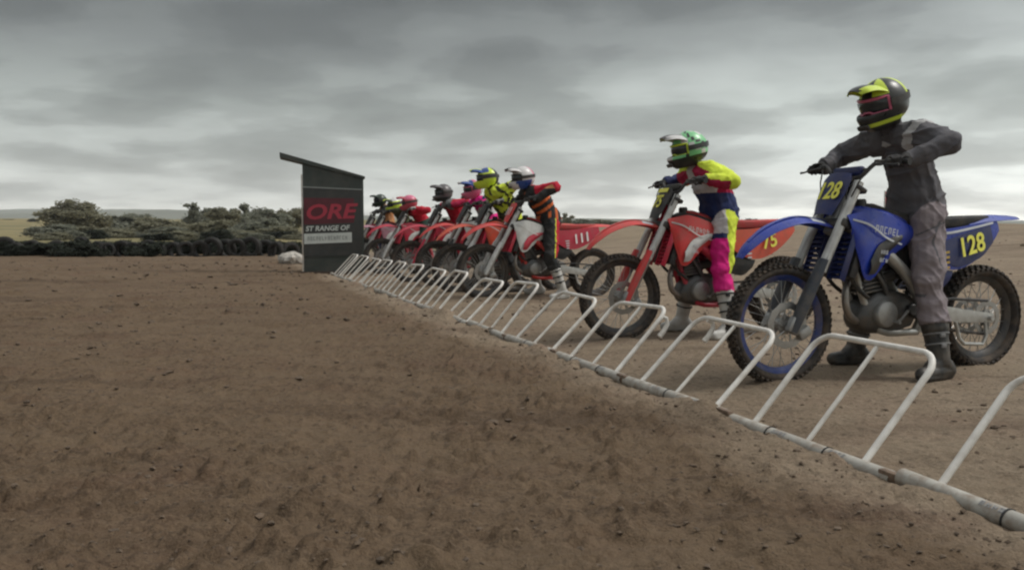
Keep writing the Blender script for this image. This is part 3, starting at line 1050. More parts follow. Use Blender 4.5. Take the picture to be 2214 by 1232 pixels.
def build_bike(M, c, label, group='motocross bikes on the start line'):
    """c: colours - fender, shroud, side, rear, rim, guard, plate, fork, frame; numbers"""
    bk = thing('motocross_bike', label, 'motorbike', M, group)
    # wheels
    for nm, ax, R0, RB, w, nk in (('front_wheel', (0, 0, .345), .345, .272, .088, 58), ('rear_wheel', (-WB, 0, .325), .325, .246, .118, 44)):
        fr = nm == 'front_wheel'
        h_ = part(nm, nm + 'hub', hub_build(.055 if fr else .065), HUBM, bk); h_.location = ax
        rows = [(0.0, .018, 0), (.42, .016, .5), (-.42, .016, .5), (.85, .016, 0), (-.85, .016, 0)] if fr else [(.0, .028, 0), (.40, .020, .5), (-.40, .020, .5), (.85, .022, 0), (-.85, .022, 0), (1.15, .012, .5), (-1.15, .012, .5)]
        t_ = part('tyre', nm + 'tyre', tyre_build(R0 - .011, RB, w, nk, rows), RUB, h_); t_.rotation_euler = (0, random.random() * 6, 0)
        part('rim', nm + 'rim', rim_build(RB, .05 if fr else .062), c['rim'] if fr else c.get('rearrim', DARKM), h_)
        part('spokes', nm + 'spokes', spoke_build(RB, .05, .05 if fr else .055), SPOKE, h_)
        if fr: part('brake_disc', 'fdisc', disc_build(.130, .068), STEEL, h_)
        else:
            part('sprocket', 'sproc', disc_build(.105, .070), STEEL, h_); part('brake_disc', 'rdisc', disc_build(.115, -.07), STEEL, h_)
    # fork
    for s in (1, -1):
        def fork(mb):
            y = s * .108
            a, m_, t_ = fpt(.36), fpt(.66), fpt(1.14)
            mb.tube([a + Vector((0, y, 0)), m_ + Vector((0, y, 0))], .024, 12)
            mb.tube([m_ + Vector((0, y, 0)) - FD * .02, m_ + Vector((0, y, 0)) + FD * .05, t_ + Vector((0, y, 0))], [.030, .028, .028], 14, mi=1)
            mb.box((-.012, y, .345), (.075, .045, .09), Matrix.Rotation(R(-27), 3, 'Y'), mi=2, bev=.012)
        fk = part('fork_leg', 'fork%d' % s, fork, [STEEL, c['fork'], HUBM], bk)

        def guard(mb):
            g = []
            for k in range(9):
                z = .30 + .40 * k / 8; wd = .034 + .012 * math.sin(math.pi * k / 8) * (1 if k < 7 else .8)
                p_ = fpt(z)
                row = []
                for j in range(7):
                    an = -1.35 + 2.7 * j / 6
                    row.append(tuple(p_ + Vector((.891, 0, .454)) * (wd * math.cos(an) + .004) + Vector((0, s * .108 + s * wd * math.sin(an) * 1.0 + s * .006, 0))))
                g.append(row)
            mb.grid(np.array(g), .004, flip=(s < 0))
        part('fork_guard', 'fguard%d' % s, guard, c['guard'], fk)
    def clamps(mb):
        for z, th in ((.905, .05), (1.10, .032)):
            p_ = fpt(z)
            mb.box(p_ + Vector((-.02, 0, 0)), (.075, .285, th), Matrix.Rotation(R(-27), 3, 'Y'), bev=.012)
        mb.tube([fpt(.88, -.05), fpt(1.12, -.05)], .028, 12)
    part('triple_clamp', 'clamps', clamps, DARKM, bk)
    # caliper
    def caliper(mb):
        mb.box((-.10, .078, .30), (.085, .05, .06), Matrix.Rotation(R(30), 3, 'Y'), bev=.012)
        mb.tube([(-.07, .10, .34), (-.12, .12, .50), (-.20, .13, .70), (-.30, .12, .86)], .005, 6)
    part('brake_caliper', 'caliper', caliper, HUBM, bk)
    # handlebar
    def bar(mb):
        half = [(-.455, 0, 1.165), (-.455, .05, 1.165), (-.458, .11, 1.175), (-.47, .17, 1.225), (-.482, .22, 1.245), (-.515, .39, 1.238)]
        pts = crom([(x, -y, z) for x, y, z in half[:0:-1]] + half, 44)
        mb.tube(pts, .0125, 10)
        mb.tube([(-.466, -.155, 1.212), (-.466, .155, 1.212)], .007, 8)
        for y in (-.05, .05): mb.box((-.452, y, 1.145), (.05, .035, .05), bev=.008)
    hb = part('handlebar', 'bar', bar, DARKM, bk)
    def pad(mb): mb.loft([ring(0, 0, .03, .03, -.03, .6)] + [ring(.20, 0, .03, .03, -.03, .6)])
    def padb(mb):
        mb.box((-.466, 0, 1.205), (.045, .22, .055), bev=.015)
    part('bar_pad', 'barpad', padb, c['pad'], hb)
    for s in (1, -1):
        def grip(mb):
            mb.tube([(-.494, s * .265, 1.2445), (-.497, s * .28, 1.244), (-.514, s * .385, 1.2385), (-.516, s * .395, 1.238)], [.021, .0165, .0165, .021], 12)
        part('grip', 'grip%d' % s, grip, BLACKP, hb)
        def lever(mb):
            mb.box((-.475, s * .215, 1.243), (.04, .035, .035), bev=.008)
            mb.tube([(-.455, s * .22, 1.24), (-.425, s * .26, 1.232), (-.440, s * .36, 1.222), (-.445, s * .39, 1.222)], [.007, .006, .006, .008], 8)
            mb.tube([(-.46, s * .21, 1.235), (-.40, s * .16, 1.15), (-.36, s * .10, 1.00), (-.42, s * .06, .90)], .0045, 6)
        part('lever', 'lever%d' % s, lever, DARKM, hb)
        def hguard(mb):
            g = []
            for k in range(8):
                u = k / 7; y = .20 + .19 * u; x = -.415 + .012 * math.sin(u * 3.1) - .035 * u; z = 1.235
                g.append([(x - .01 * abs(j - 2), s * y, z + (.040 - .008 * u) * (j - 2) / 2) for j in range(5)])
            mb.grid(np.array(g), .003)
        if c.get('hguard'): part('hand_guard', 'hguard%d' % s, hguard, c['hguard'], hb)
    # front number plate
    def plate(mb):
        g = []
        for k in range(9):
            z = .93 + .235 * k / 8; hw = .070 + .038 * math.sin(min(1, k / 5) * math.pi / 2) - (.02 if k == 8 else 0)
            p_ = fpt(z, .075)
            g.append([tuple(p_ + Vector((.891, 0, .454)) * (-.022 * abs(-1 + j / 3) ** 2) + Vector((0, hw * (-1 + j / 3), 0))) for j in range(7)])
        mb.grid(np.array(g), .004)
    fp = part('front_plate', 'fplate', plate, c['plate'], bk)
    nd = Vector((.891, 0, .454))
    if c.get('num'):
        o = obj('number', text_mesh(c['num'], .15, c['numcol'], 0, .02), fp)
        o2 = place(o, fpt(1.055, .081), (0, 1, 0), FD); o2.scale = (.80, 1, 1)
        if c.get('platetop'):
            mb = MB(); mb.box((0, 0, 0), (.15, .035, .002)); o = mb.obj('plate_stripe', c['platetop'], fp); place(o, fpt(1.147, .079), (0, 1, 0), FD)
    # front fender
    ff = part('front_fender', 'ffend', lambda mb: mb.grid(arch_grid([(-.37, .885, .055), (-.28, .915, .072), (-.13, .942, .082), (.0, .925, .084), (.13, .872, .074), (.235, .79, .055), (.285, .725, .030)], 26, 11, .032), .004, flip=True), c['fender'], bk)
    def rib(mb): mb.grid(arch_grid([(-.30, .922, .020), (-.13, .950, .022), (.0, .933, .022), (.13, .880, .018), (.22, .81, .010)], 16, 5, .01), .004, flip=True)
    part('fender_rib', 'frib', rib, c['fender'], ff)
    if c.get('words'):
        def fst(mb): mb.grid(arch_grid([(-.26, .9225, .060), (-.20, .936, .066), (-.165, .942, .068)], 6, 9, .026) + np.array([0, 0, .0025]), .001, flip=True)
        part('fender_sticker', 'fst', fst, STICK, ff)
    # frame
    def frame(mb):
        for s in (1, -1):
            mb.tube(crom([(-.36, s * .03, .93), (-.50, s * .085, .84), (-.75, s * .105, .66), (-.90, s * .095, .50), (-.95, s * .085, .36), (-.93, s * .07, .27)], 18), [.034] * 12 + [.03] * 6, 10)
            mb.tube(crom([(-.37, s * .02, .88), (-.47, s * .045, .66), (-.56, s * .06, .42), (-.66, s * .075, .28), (-.93, s * .075, .265)], 16), .021, 10)
        mb.tube([(-.335, 0, .85), (-.43, 0, 1.06)], .038, 12)
    part('frame', 'frame', frame, c['frame'], bk)
    def subframe(mb):
        for s in (1, -1):
            mb.tube([(-.82, s * .075, .86), (-1.30, s * .075, .865), (-1.55, s * .06, .875)], .012, 8)
            mb.tube([(-.90, s * .08, .52), (-1.12, s * .085, .70), (-1.34, s * .075, .85)], .012, 8)
    part('subframe', 'subframe', subframe, DARKM, bk)
    # engine
    def engine(mb):
        mb.loft([ring(-.50, 0, .06, .40, .33), ring(-.53, 0, .085, .45, .29), ring(-.62, 0, .105, .52, .265), ring(-.76, 0, .105, .52, .265), ring(-.88, 0, .095, .49, .29), ring(-.93, 0, .06, .45, .33)])
        ax = Vector((.16, 0, .987))
        for k in range(7):
            ctr = Vector((-.60, 0, .52)) + ax * (.024 * k)
            mb.box(ctr, (.165 - .004 * k, .175, .012), Matrix.Rotation(R(9), 3, 'Y'), bev=.003)
        mb.box(Vector((-.60, 0, .52)) + ax * .08, (.12, .13, .18), Matrix.Rotation(R(9), 3, 'Y'), bev=.01)
        mb.box(Vector((-.60, 0, .52)) + ax * .20, (.12, .12, .07), Matrix.Rotation(R(9), 3, 'Y'), bev=.02)
        mb.tube([(-.68, 0, .57), (-.80, 0, .60)], .035, 10)
        mb.tube([(-.68, .09, .50), (-.64, .10, .56), (-.56, .10, .66), (-.50, .11, .72)], .012, 8)
    en = part('engine', 'engine', engine, ENG, bk)
    for nm, ctr, r, s in (('ignition_cover', (-.655, .0, .385), .078, 1), ('clutch_cover', (-.74, .0, .385), .088, -1)):
        part(nm, nm, lambda mb: mb.lathe([(0, s * .138), (r * .6, s * .137), (r * .9, s * .130), (r, s * .118), (r * 1.02, s * .09), (0, s * .09)], ctr, seg=28), HUBM, en)
    def sprk(mb): mb.lathe([(0, .118), (.03, .118), (.036, .112), (.036, .10), (0, .10)], (-.86, 0, .40), seg=16)
    part('sprocket_cover', 'spcov', sprk, BLACKP, en)
    # exhaust
    def exh(mb):
        pts = crom([(-.54, .0, .64), (-.46, .03, .60), (-.405, .06, .50), (-.425, .065, .39), (-.52, .03, .345), (-.56, -.06, .42), (-.60, -.125, .56), (-.74, -.14, .64), (-.95, -.13, .66), (-1.10, -.12, .69)], 44)
        rr = np.interp(np.linspace(0, 1, 44), [0, .12, .3, .42, .55, .75, .9, 1], [.020, .021, .022, .023, .026, .040, .026, .017])
        mb.tube(pts, list(rr), 14)
    ex = part('exhaust_pipe', 'exh', exh, PIPEM, bk)
    def sil(mb):
        mb.tube([(-1.08, -.125, .685), (-1.12, -.13, .695), (-1.45, -.135, .775), (-1.47, -.135, .78), (-1.52, -.135, .79)], [.02, .042, .042, .03, .014], 14)
    part('silencer', 'sil', sil, c.get('silencer', ALLOY), ex)
    # radiators
    for s in (1, -1):
        def rad(mb):
            Mr = Matrix.Rotation(R(-20), 3, 'Y')
            mb.box((-.415, s * .105, .73), (.05, .10, .27), Mr, bev=.006)
        ro = part('radiator', 'rad%d' % s, rad, DARKM, bk)
        def louv(mb):
            for k in range(9):
                z = .61 + .028 * k; x = -.335 - (z - .73) * .364
                mb.box((x, s * .108, z), (.035, .105, .006), Matrix.Rotation(R(28), 3, 'Y'))
            for y in (.058, .160):
                mb.box((-.335, s * y, .725), (.04, .006, .28), Matrix.Rotation(R(-20), 3, 'Y'), bev=.002)
        part('radiator_guard', 'louv%d' % s, louv, c['louvre'], ro)
    def hoses(mb):
        for q in (1, -1):
            mb.tube(crom([(-.44, q * .09, .86), (-.50, q * .06, .80), (-.55, q * .03, .74), (-.57, 0, .72)], 12), .013, 8)
            mb.tube(crom([(-.40, q * .10, .61), (-.46, q * .09, .54), (-.55, q * .085, .48)], 10), .012, 8)
        mb.tube(crom([(-.42, .06, 1.16), (-.36, .10, 1.06), (-.42, .09, .92), (-.58, .09, .72), (-.68, .10, .52)], 16), .005, 6)
        mb.tube(crom([(-.42, -.05, 1.16), (-.35, -.04, 1.08), (-.40, .02, .95), (-.60, .03, .80)], 14), .005, 6)
    part('hoses', 'hoses', hoses, BLACKP, bk)
    # tank and seat
    def tank(mb): mb.loft([ring(-.45, 0, .055, .985, .84), ring(-.52, 0, .10, 1.01, .80), ring(-.66, 0, .115, .99, .78), ring(-.80, 0, .09, .95, .80), ring(-.88, 0, .06, .93, .82)])
    tk = part('fuel_tank', 'tank', tank, c['tank'], bk)
    part('fuel_cap', 'cap', lambda mb: mb.lathe([(0, .055), (.03, .055), (.036, .04), (.036, 0), (0, 0)], (-.55, 0, .995), seg=16, axis='z'), BLACKP, tk)
    def seat(mb):
        mb.loft([ring(x, 0, hw, zt, zb, .6) for x, hw, zt, zb in ((-.56, .035, 1.025, .99), (-.62, .055, 1.025, .955), (-.76, .072, .985, .89), (-.95, .083, .955, .865), (-1.15, .09, .948, .868), (-1.35, .088, .955, .885), (-1.48, .07, .957, .915), (-1.53, .04, .95, .93))])
    part('seat', 'seat', seat, c.get('seat', SEATM), bk)
    # shrouds
    for s in (1, -1):
        g = side_grid([(-.335, .955, .135, -.355, .855, .150), (-.42, .972, .150, -.40, .70, .170), (-.50, .985, .145, -.445, .60, .165), (-.58, .975, .130, -.52, .60, .150), (-.68, .945, .118, -.64, .70, .130), (-.80, .905, .105, -.78, .775, .112), (-.90, .872, .096, -.89, .83, .100)], 22, 9, .018)
        sh = part('radiator_shroud', 'shroud%d' % s, lambda mb: mb.grid(g if s > 0 else mirror(g), .0045, flip=(s > 0)), c['shroud'], bk)
        gl2 = side_grid([(-.36, .935, .158, -.36, .925, .159), (-.46, .905, .183, -.46, .892, .184), (-.60, .83, .165, -.60, .818, .166), (-.74, .79, .134, -.735, .782, .135)], 12, 3, .001)
        part('shroud_stripe', 'sstripe%d' % s, lambda mb: mb.grid(gl2 if s > 0 else mirror(gl2), .002, flip=(s > 0)), c.get('stripe', STICK), sh)
        gi = side_grid([(-.47, .70, .182, -.46, .62, .176), (-.53, .78, .172, -.525, .63, .165), (-.62, .82, .151, -.60, .72, .149), (-.74, .845, .129, -.73, .80, .128)], 12, 5, .014)
        part('shroud_graphic', 'sgraph%d' % s, lambda mb: mb.grid(gi if s > 0 else mirror(gi), .003, flip=(s > 0)), c['graphic'], sh)
        if s > 0 and c.get('words'):
            mb = scribble(.21, .040, 6, c['words']); o = mb.obj('shroud_lettering', c.get('wordcol', STICK), sh)
            place(o, (-.60, .167, .865), (-1, -.12, -.16), (0, .04, 1))
            mb = scribble(.07, .022, 3, c['words'] + 1); o = mb.obj('shroud_sticker', STICK, sh); place(o, (-.565, .178, .70), (-1, -.1, -.1), (0, .04, 1))
            mb = scribble(.06, .022, 3, c['words'] + 2); o = mb.obj('shroud_sticker', STICK, sh); place(o, (-.57, .178, .745), (-1, -.1, -.1), (0, .04, 1))
    # lower side cover between tank and side panel
    def airbox(mb): mb.loft([ring(-.84, 0, .07, .86, .58), ring(-.98, 0, .088, .865, .56), ring(-1.12, 0, .088, .86, .58), ring(-1.24, 0, .06, .86, .72)])
    part('airbox', 'airbox', airbox, BLACKP, bk)
    for s in (1, -1):
        g1 = side_grid([(-.93, .868, .095, -.955, .70, .118), (-1.06, .872, .108, -1.06, .645, .128), (-1.20, .885, .110, -1.20, .635, .125), (-1.34, .905, .105, -1.36, .70, .115), (-1.46, .922, .095, -1.49, .80, .100), (-1.52, .93, .088, -1.545, .862, .090)], 20, 7, .004)
        sp_ = part('side_panel', 'sidep%d' % s, lambda mb: mb.grid(g1 if s > 0 else mirror(g1), .004, flip=(s > 0)), c['side'], bk)
        if c.get('numpanel') and s > 0:
            gn = side_grid([(-1.06, .80, .1235, -1.09, .668, .1335), (-1.20, .838, .1225, -1.20, .650, .1325), (-1.34, .868, .1165, -1.37, .705, .1235), (-1.45, .890, .108, -1.475, .79, .1115)], 14, 6, .0035)
            part('number_panel', 'npanel', lambda mb: mb.grid(gn, .003, flip=True), c['numpanel'], sp_)
            gs = side_grid([(-.95, .862, .105, -.955, .850, .106), (-1.10, .856, .1185, -1.10, .842, .120), (-1.30, .886, .117, -1.30, .872, .119), (-1.48, .915, .1005, -1.48, .903, .103)], 14, 3, .001)
            part('panel_stripe', 'nstripe', lambda mb: mb.grid(gs, .002, flip=True), STICK, sp_)
        if c.get('num') and s > 0:
            o = obj('number', text_mesh(c['num'], c.get('numsize', .155), c['sidecol'], .12, .02), sp_)
            place(o, (-1.27, .1365 if c.get('numpanel') else .1330, .772), (-1, -.085, .20), (.05, -.13, 1)); 
        if s > 0:
            mb = MB()
            for k in range(4): mb.box((0, -.03 * k, 0), (.055 - .006 * k, .014, .002))
            o = mb.obj('side_sticker', AMBER if c.get('amber') else STICK, sp_); place(o, (-1.075, .1345, .735), (-1, -.03, .1), (.0, -.05, 1))
        glow = side_grid([(-.90, .70, .10, -.92, .52, .11), (-1.02, .64, .118, -1.03, .50, .118), (-1.15, .625, .118, -1.12, .56, .116)], 8, 5, .006)
        part('lower_side_cover', 'lowc%d' % s, lambda mb: mb.grid(glow if s > 0 else mirror(glow), .004, flip=(s > 0)), c['lower'], bk)
    rf = part('rear_fender', 'rfend', lambda mb: mb.grid(arch_grid([(-1.30, .925, .095), (-1.44, .948, .098), (-1.56, .955, .092), (-1.68, .952, .075), (-1.77, .945, .045)], 18, 9, .030), .004), c['rear'], bk)
    # swingarm, chain, shock
    def swing(mb):
        for s in (1, -1):
            g = []
            for x, zt, zb in ((-.93, .445, .365), (-1.05, .425, .335), (-1.25, .392, .308), (-1.42, .365, .298), (-1.53, .352, .298)):
                g.append([(x, s * .075 - .013, zb), (x, s * .075 + .013, zb), (x, s * .078 + .014, (zb + zt) / 2), (x, s * .075 + .013, zt), (x, s * .075 - .013, zt)])
            mb.loft(g)
        mb.box((-1.02, 0, .385), (.10, .15, .06), bev=.01)
        mb.tube([(-WB, -.115, .325), (-WB, .115, .325)], .016, 10)
    sw = part('swingarm', 'swing', swing, ALLOY, bk)
    def guide(mb):
        mb.tube([(-1.22, .085, .31), (-1.25, .088, .21), (-1.29, .088, .175), (-1.44, .088, .165), (-1.47, .088, .22), (-1.46, .085, .31)], .011, 8)
    part('chain_guide', 'guide', guide, ALLOY, sw)
    def chain(mb):
        mb.tube([(-.86, .072, .435), (-1.20, .072, .452), (-WB, .072, .430)], .009, 6)
        mb.tube([(-.86, .072, .368), (-1.20, .072, .262), (-WB, .072, .222)], .009, 6)
    part('chain', 'chain', chain, DARKM, sw)
    def shock(mb):
        pts = []
        for k in range(90):
            a = k * .62; u = k / 89
            pts.append((-.93 - .05 * u + .038 * math.cos(a), .038 * math.sin(a), .50 + .22 * u))
        mb.tube(pts, .006, 6); mb.tube([(-.92, 0, .44), (-.99, 0, .78)], .02, 10)
    part('shock', 'shock', shock, DARKM, bk)
    for q in (1, -1):
        def peg(mb):
            mb.box((-.90, q * .17, .36), (.05, .12, .02), bev=.004); mb.tube([(-.92, q * .09, .35), (-.90, q * .13, .36)], .012, 8)
        part('footpeg', 'peg%d' % q, peg, STEEL, bk)
    def shiftl(mb):
        mb.tube([(-.80, .13, .40), (-.74, .145, .355), (-.70, .15, .34)], .008, 6); mb.tube([(-.70, .13, .34), (-.70, .175, .34)], .010, 8)
    part('gear_lever', 'shiftl', shiftl, STEEL, bk)
    return bk


def bike_matrix(Lg, p, steer=0, lean=0):
    """front tyre contact at gate coordinate (Lg, p); the bike faces the gate"""
    x, y = gp(Lg, p)
    an = math.atan2(-P[1], -P[0]) + R(steer)
    bx, by = x - math.cos(an) * WB, y - math.sin(an) * WB
    z0, z1 = gz(x, y), gz(bx, by)
    pitch = math.atan2(z0 - z1, WB)
    M = Matrix.Translation((x, y, z0 - .036)) @ Matrix.Rotation(an, 4, 'Z') @ Matrix.Rotation(-pitch, 4, 'Y') @ Matrix.Rotation(R(lean), 4, 'X')
    return M


BASE = dict(pad=BLACKP, fork=pmat('fork_silver', (.58, .58, .56), .35, .25, dust=.3), frame=DARKM, tank=BLACKP, lower=BLACKP, graphic=WHITEP, hguard=None, louvre=BLACKP)
blue = dict(BASE, rim=pmat('rim_blue', (.014, .035, .17), .45, var=.2, dust=.6), fender=BLUEP, shroud=BLUEP, side=BLUEP, rear=BLUEP, guard=pmat('guard_slate', (.035, .042, .055), .5, dust=.4), plate=NAVYP, louvre=NAVYP, tank=BLUEP, frame=ALLOY, graphic=BLACKP, pad=NAVYP, numpanel=NAVYP, num='128', numcol=YEL, sidecol=YEL, stripe=STICK, words=3, amber=True, lower=NAVYP)
red = dict(BASE, seat=pmat('seat_red', (.42, .045, .045), .8, bump=.3, bscale=150, dust=.3), rim=DARKM, fender=REDP, shroud=REDP, side=ORGP, rear=ORGP, guard=REDP, plate=BLACKP, graphic=WHITEP, louvre=CRIM, frame=CRIM, numpanel=None, num='75', numcol=YEL, sidecol=YEL, platetop=YEL, stripe=WHITEP, words=9, wordcol=WHITEP)
B = {}
B[1] = (bike_matrix(*LINE[0]), blue)
B[2] = (bike_matrix(*LINE[1]), red)
B[3] = (bike_matrix(*LINE[2]), dict(red, fender=REDP, shroud=WHITEP, graphic=CRIM, side=CRIM, rear=REDP, guard=WHITEP, numpanel=None, num='111', numcol=WHT, sidecol=WHT, platetop=None, plate=REDP, words=None, numsize=.165, frame=REDP))
B[4] = (bike_matrix(*LINE[3]), dict(red, fender=ORGP, shroud=ORGP, side=REDP, numpanel=None, num=None, guard=WHITEP, words=None))
B[5] = (bike_matrix(*LINE[4]), dict(red, fender=REDP, shroud=WHITEP, side=CRIM, numpanel=None, num=None, guard=BLACKP, words=None))
B[6] = (bike_matrix(*LINE[5]), dict(red, fender=CRIM, shroud=CRIM, side=CRIM, rear=CRIM, numpanel=None, num=None, guard=CRIM, words=None))
B[7] = (bike_matrix(*LINE[6]), dict(red, fender=CRIM, shroud=CRIM, side=CRIM, rear=CRIM, numpanel=None, num=None, guard=WHITEP, words=None))
B[8] = (bike_matrix(*LINE[7]), dict(red, fender=PINKP, shroud=PINKP, side=CRIM, rear=CRIM, numpanel=None, num=None, guard=WHITEP, words=None))
B[9] = (bike_matrix(*LINE[8]), dict(red, fender=PINKP, shroud=CRIM, side=CRIM, rear=CRIM, numpanel=None, num=None, guard=WHITEP, words=None))
BL = {1: 'blue motocross bike with yellow number 128 nearest the camera', 2: 'red and white motocross bike with yellow number 75',
      3: 'red motocross bike with white number 111 on its tail', 4: 'orange-red motocross bike under the rider in neon yellow and black',
      5: 'red and white motocross bike under the rider with the pink and blue helmet', 6: 'crimson motocross bike with crimson fork guards, under the grey-helmeted rider',
      7: 'crimson motocross bike with white fork guards under the red-helmeted rider', 8: 'pink and white motocross bike just beyond the start box',
      9: 'farthest motocross bike, half hidden behind the start box'}
for k in B: build_bike(B[k][0], B[k][1], BL[k])

# ------------------------------------------------------------------ riders
def ik(a, b, l1, l2, pole):
    a = np.array(a, float); b = np.array(b, float); d = b - a; L = np.linalg.norm(d)
    if L > (l1 + l2) * .995:
        k = L / ((l1 + l2) * .995); l1 *= k; l2 *= k
    u = d / L; x = (l1 * l1 - l2 * l2 + L * L) / (2 * L); h = math.sqrt(max(l1 * l1 - x * x, 0))
    p = np.array(pole, float); p = p - u * p.dot(u); p /= np.linalg.norm(p)
    return a + u * x + p * h


def capsule(mb, p0, p1, r0, r1, kd=1.0, lat=None, seg=16):
    p0 = Vector(p0); p1 = Vector(p1); ax = p1 - p0; L = ax.length
    ax = ax.normalized() if L > 1e-6 else Vector((0, 0, 1))
    lt = Vector(lat) if lat is not None else (Vector((0, 1, 0)) if abs(ax.y) < .9 else Vector((1, 0, 0)))
    lt = (lt - ax * lt.dot(ax)).normalized(); dp = ax.cross(lt)
    vs = [p0 - ax * r0]; rings = []
    for k in range(1, 4): rings.append((p0 - ax * r0 * math.cos(k * math.pi / 6), r0 * math.sin(k * math.pi / 6)))
    for k in range(0, 3): rings.append((p1 + ax * r1 * math.sin(k * math.pi / 6), r1 * math.cos(k * math.pi / 6)))
    for c_, r_ in rings:
        for j in range(seg):
            a_ = 2 * math.pi * j / seg
            vs.append(c_ + (lt * math.cos(a_) + dp * math.sin(a_) * kd) * r_)
    vs.append(p1 + ax * r1)
    fs = []
    for j in range(seg): fs.append((0, 1 + (j + 1) % seg, 1 + j))
    for i in range(len(rings) - 1):
        for j in range(seg):
            l = (j + 1) % seg
            fs.append((1 + i * seg + j, 1 + i * seg + l, 1 + (i + 1) * seg + l, 1 + (i + 1) * seg + j))
    e = len(vs) - 1; b = 1 + (len(rings) - 1) * seg
    for j in range(seg): fs.append((e, b + j, b + (j + 1) % seg))
    mb.add(vs, fs)


def cloth(name, col, var=.12):
    return pmat(name, col, .82, var=var, vscale=9, dust=.15, bump=.35, bscale=34, spec=.25)


SKIN = pmat('skin', (.45, .27, .19), .6, var=.06)
BOOTB = pmat('boot_black', (.028, .028, .028), .5, dust=.5)
BOOTW = pmat('boot_white', (.52, .51, .48), .5, dust=.45)
LENS = pmat('goggle_lens', (.03, .035, .04), .12, var=.05)


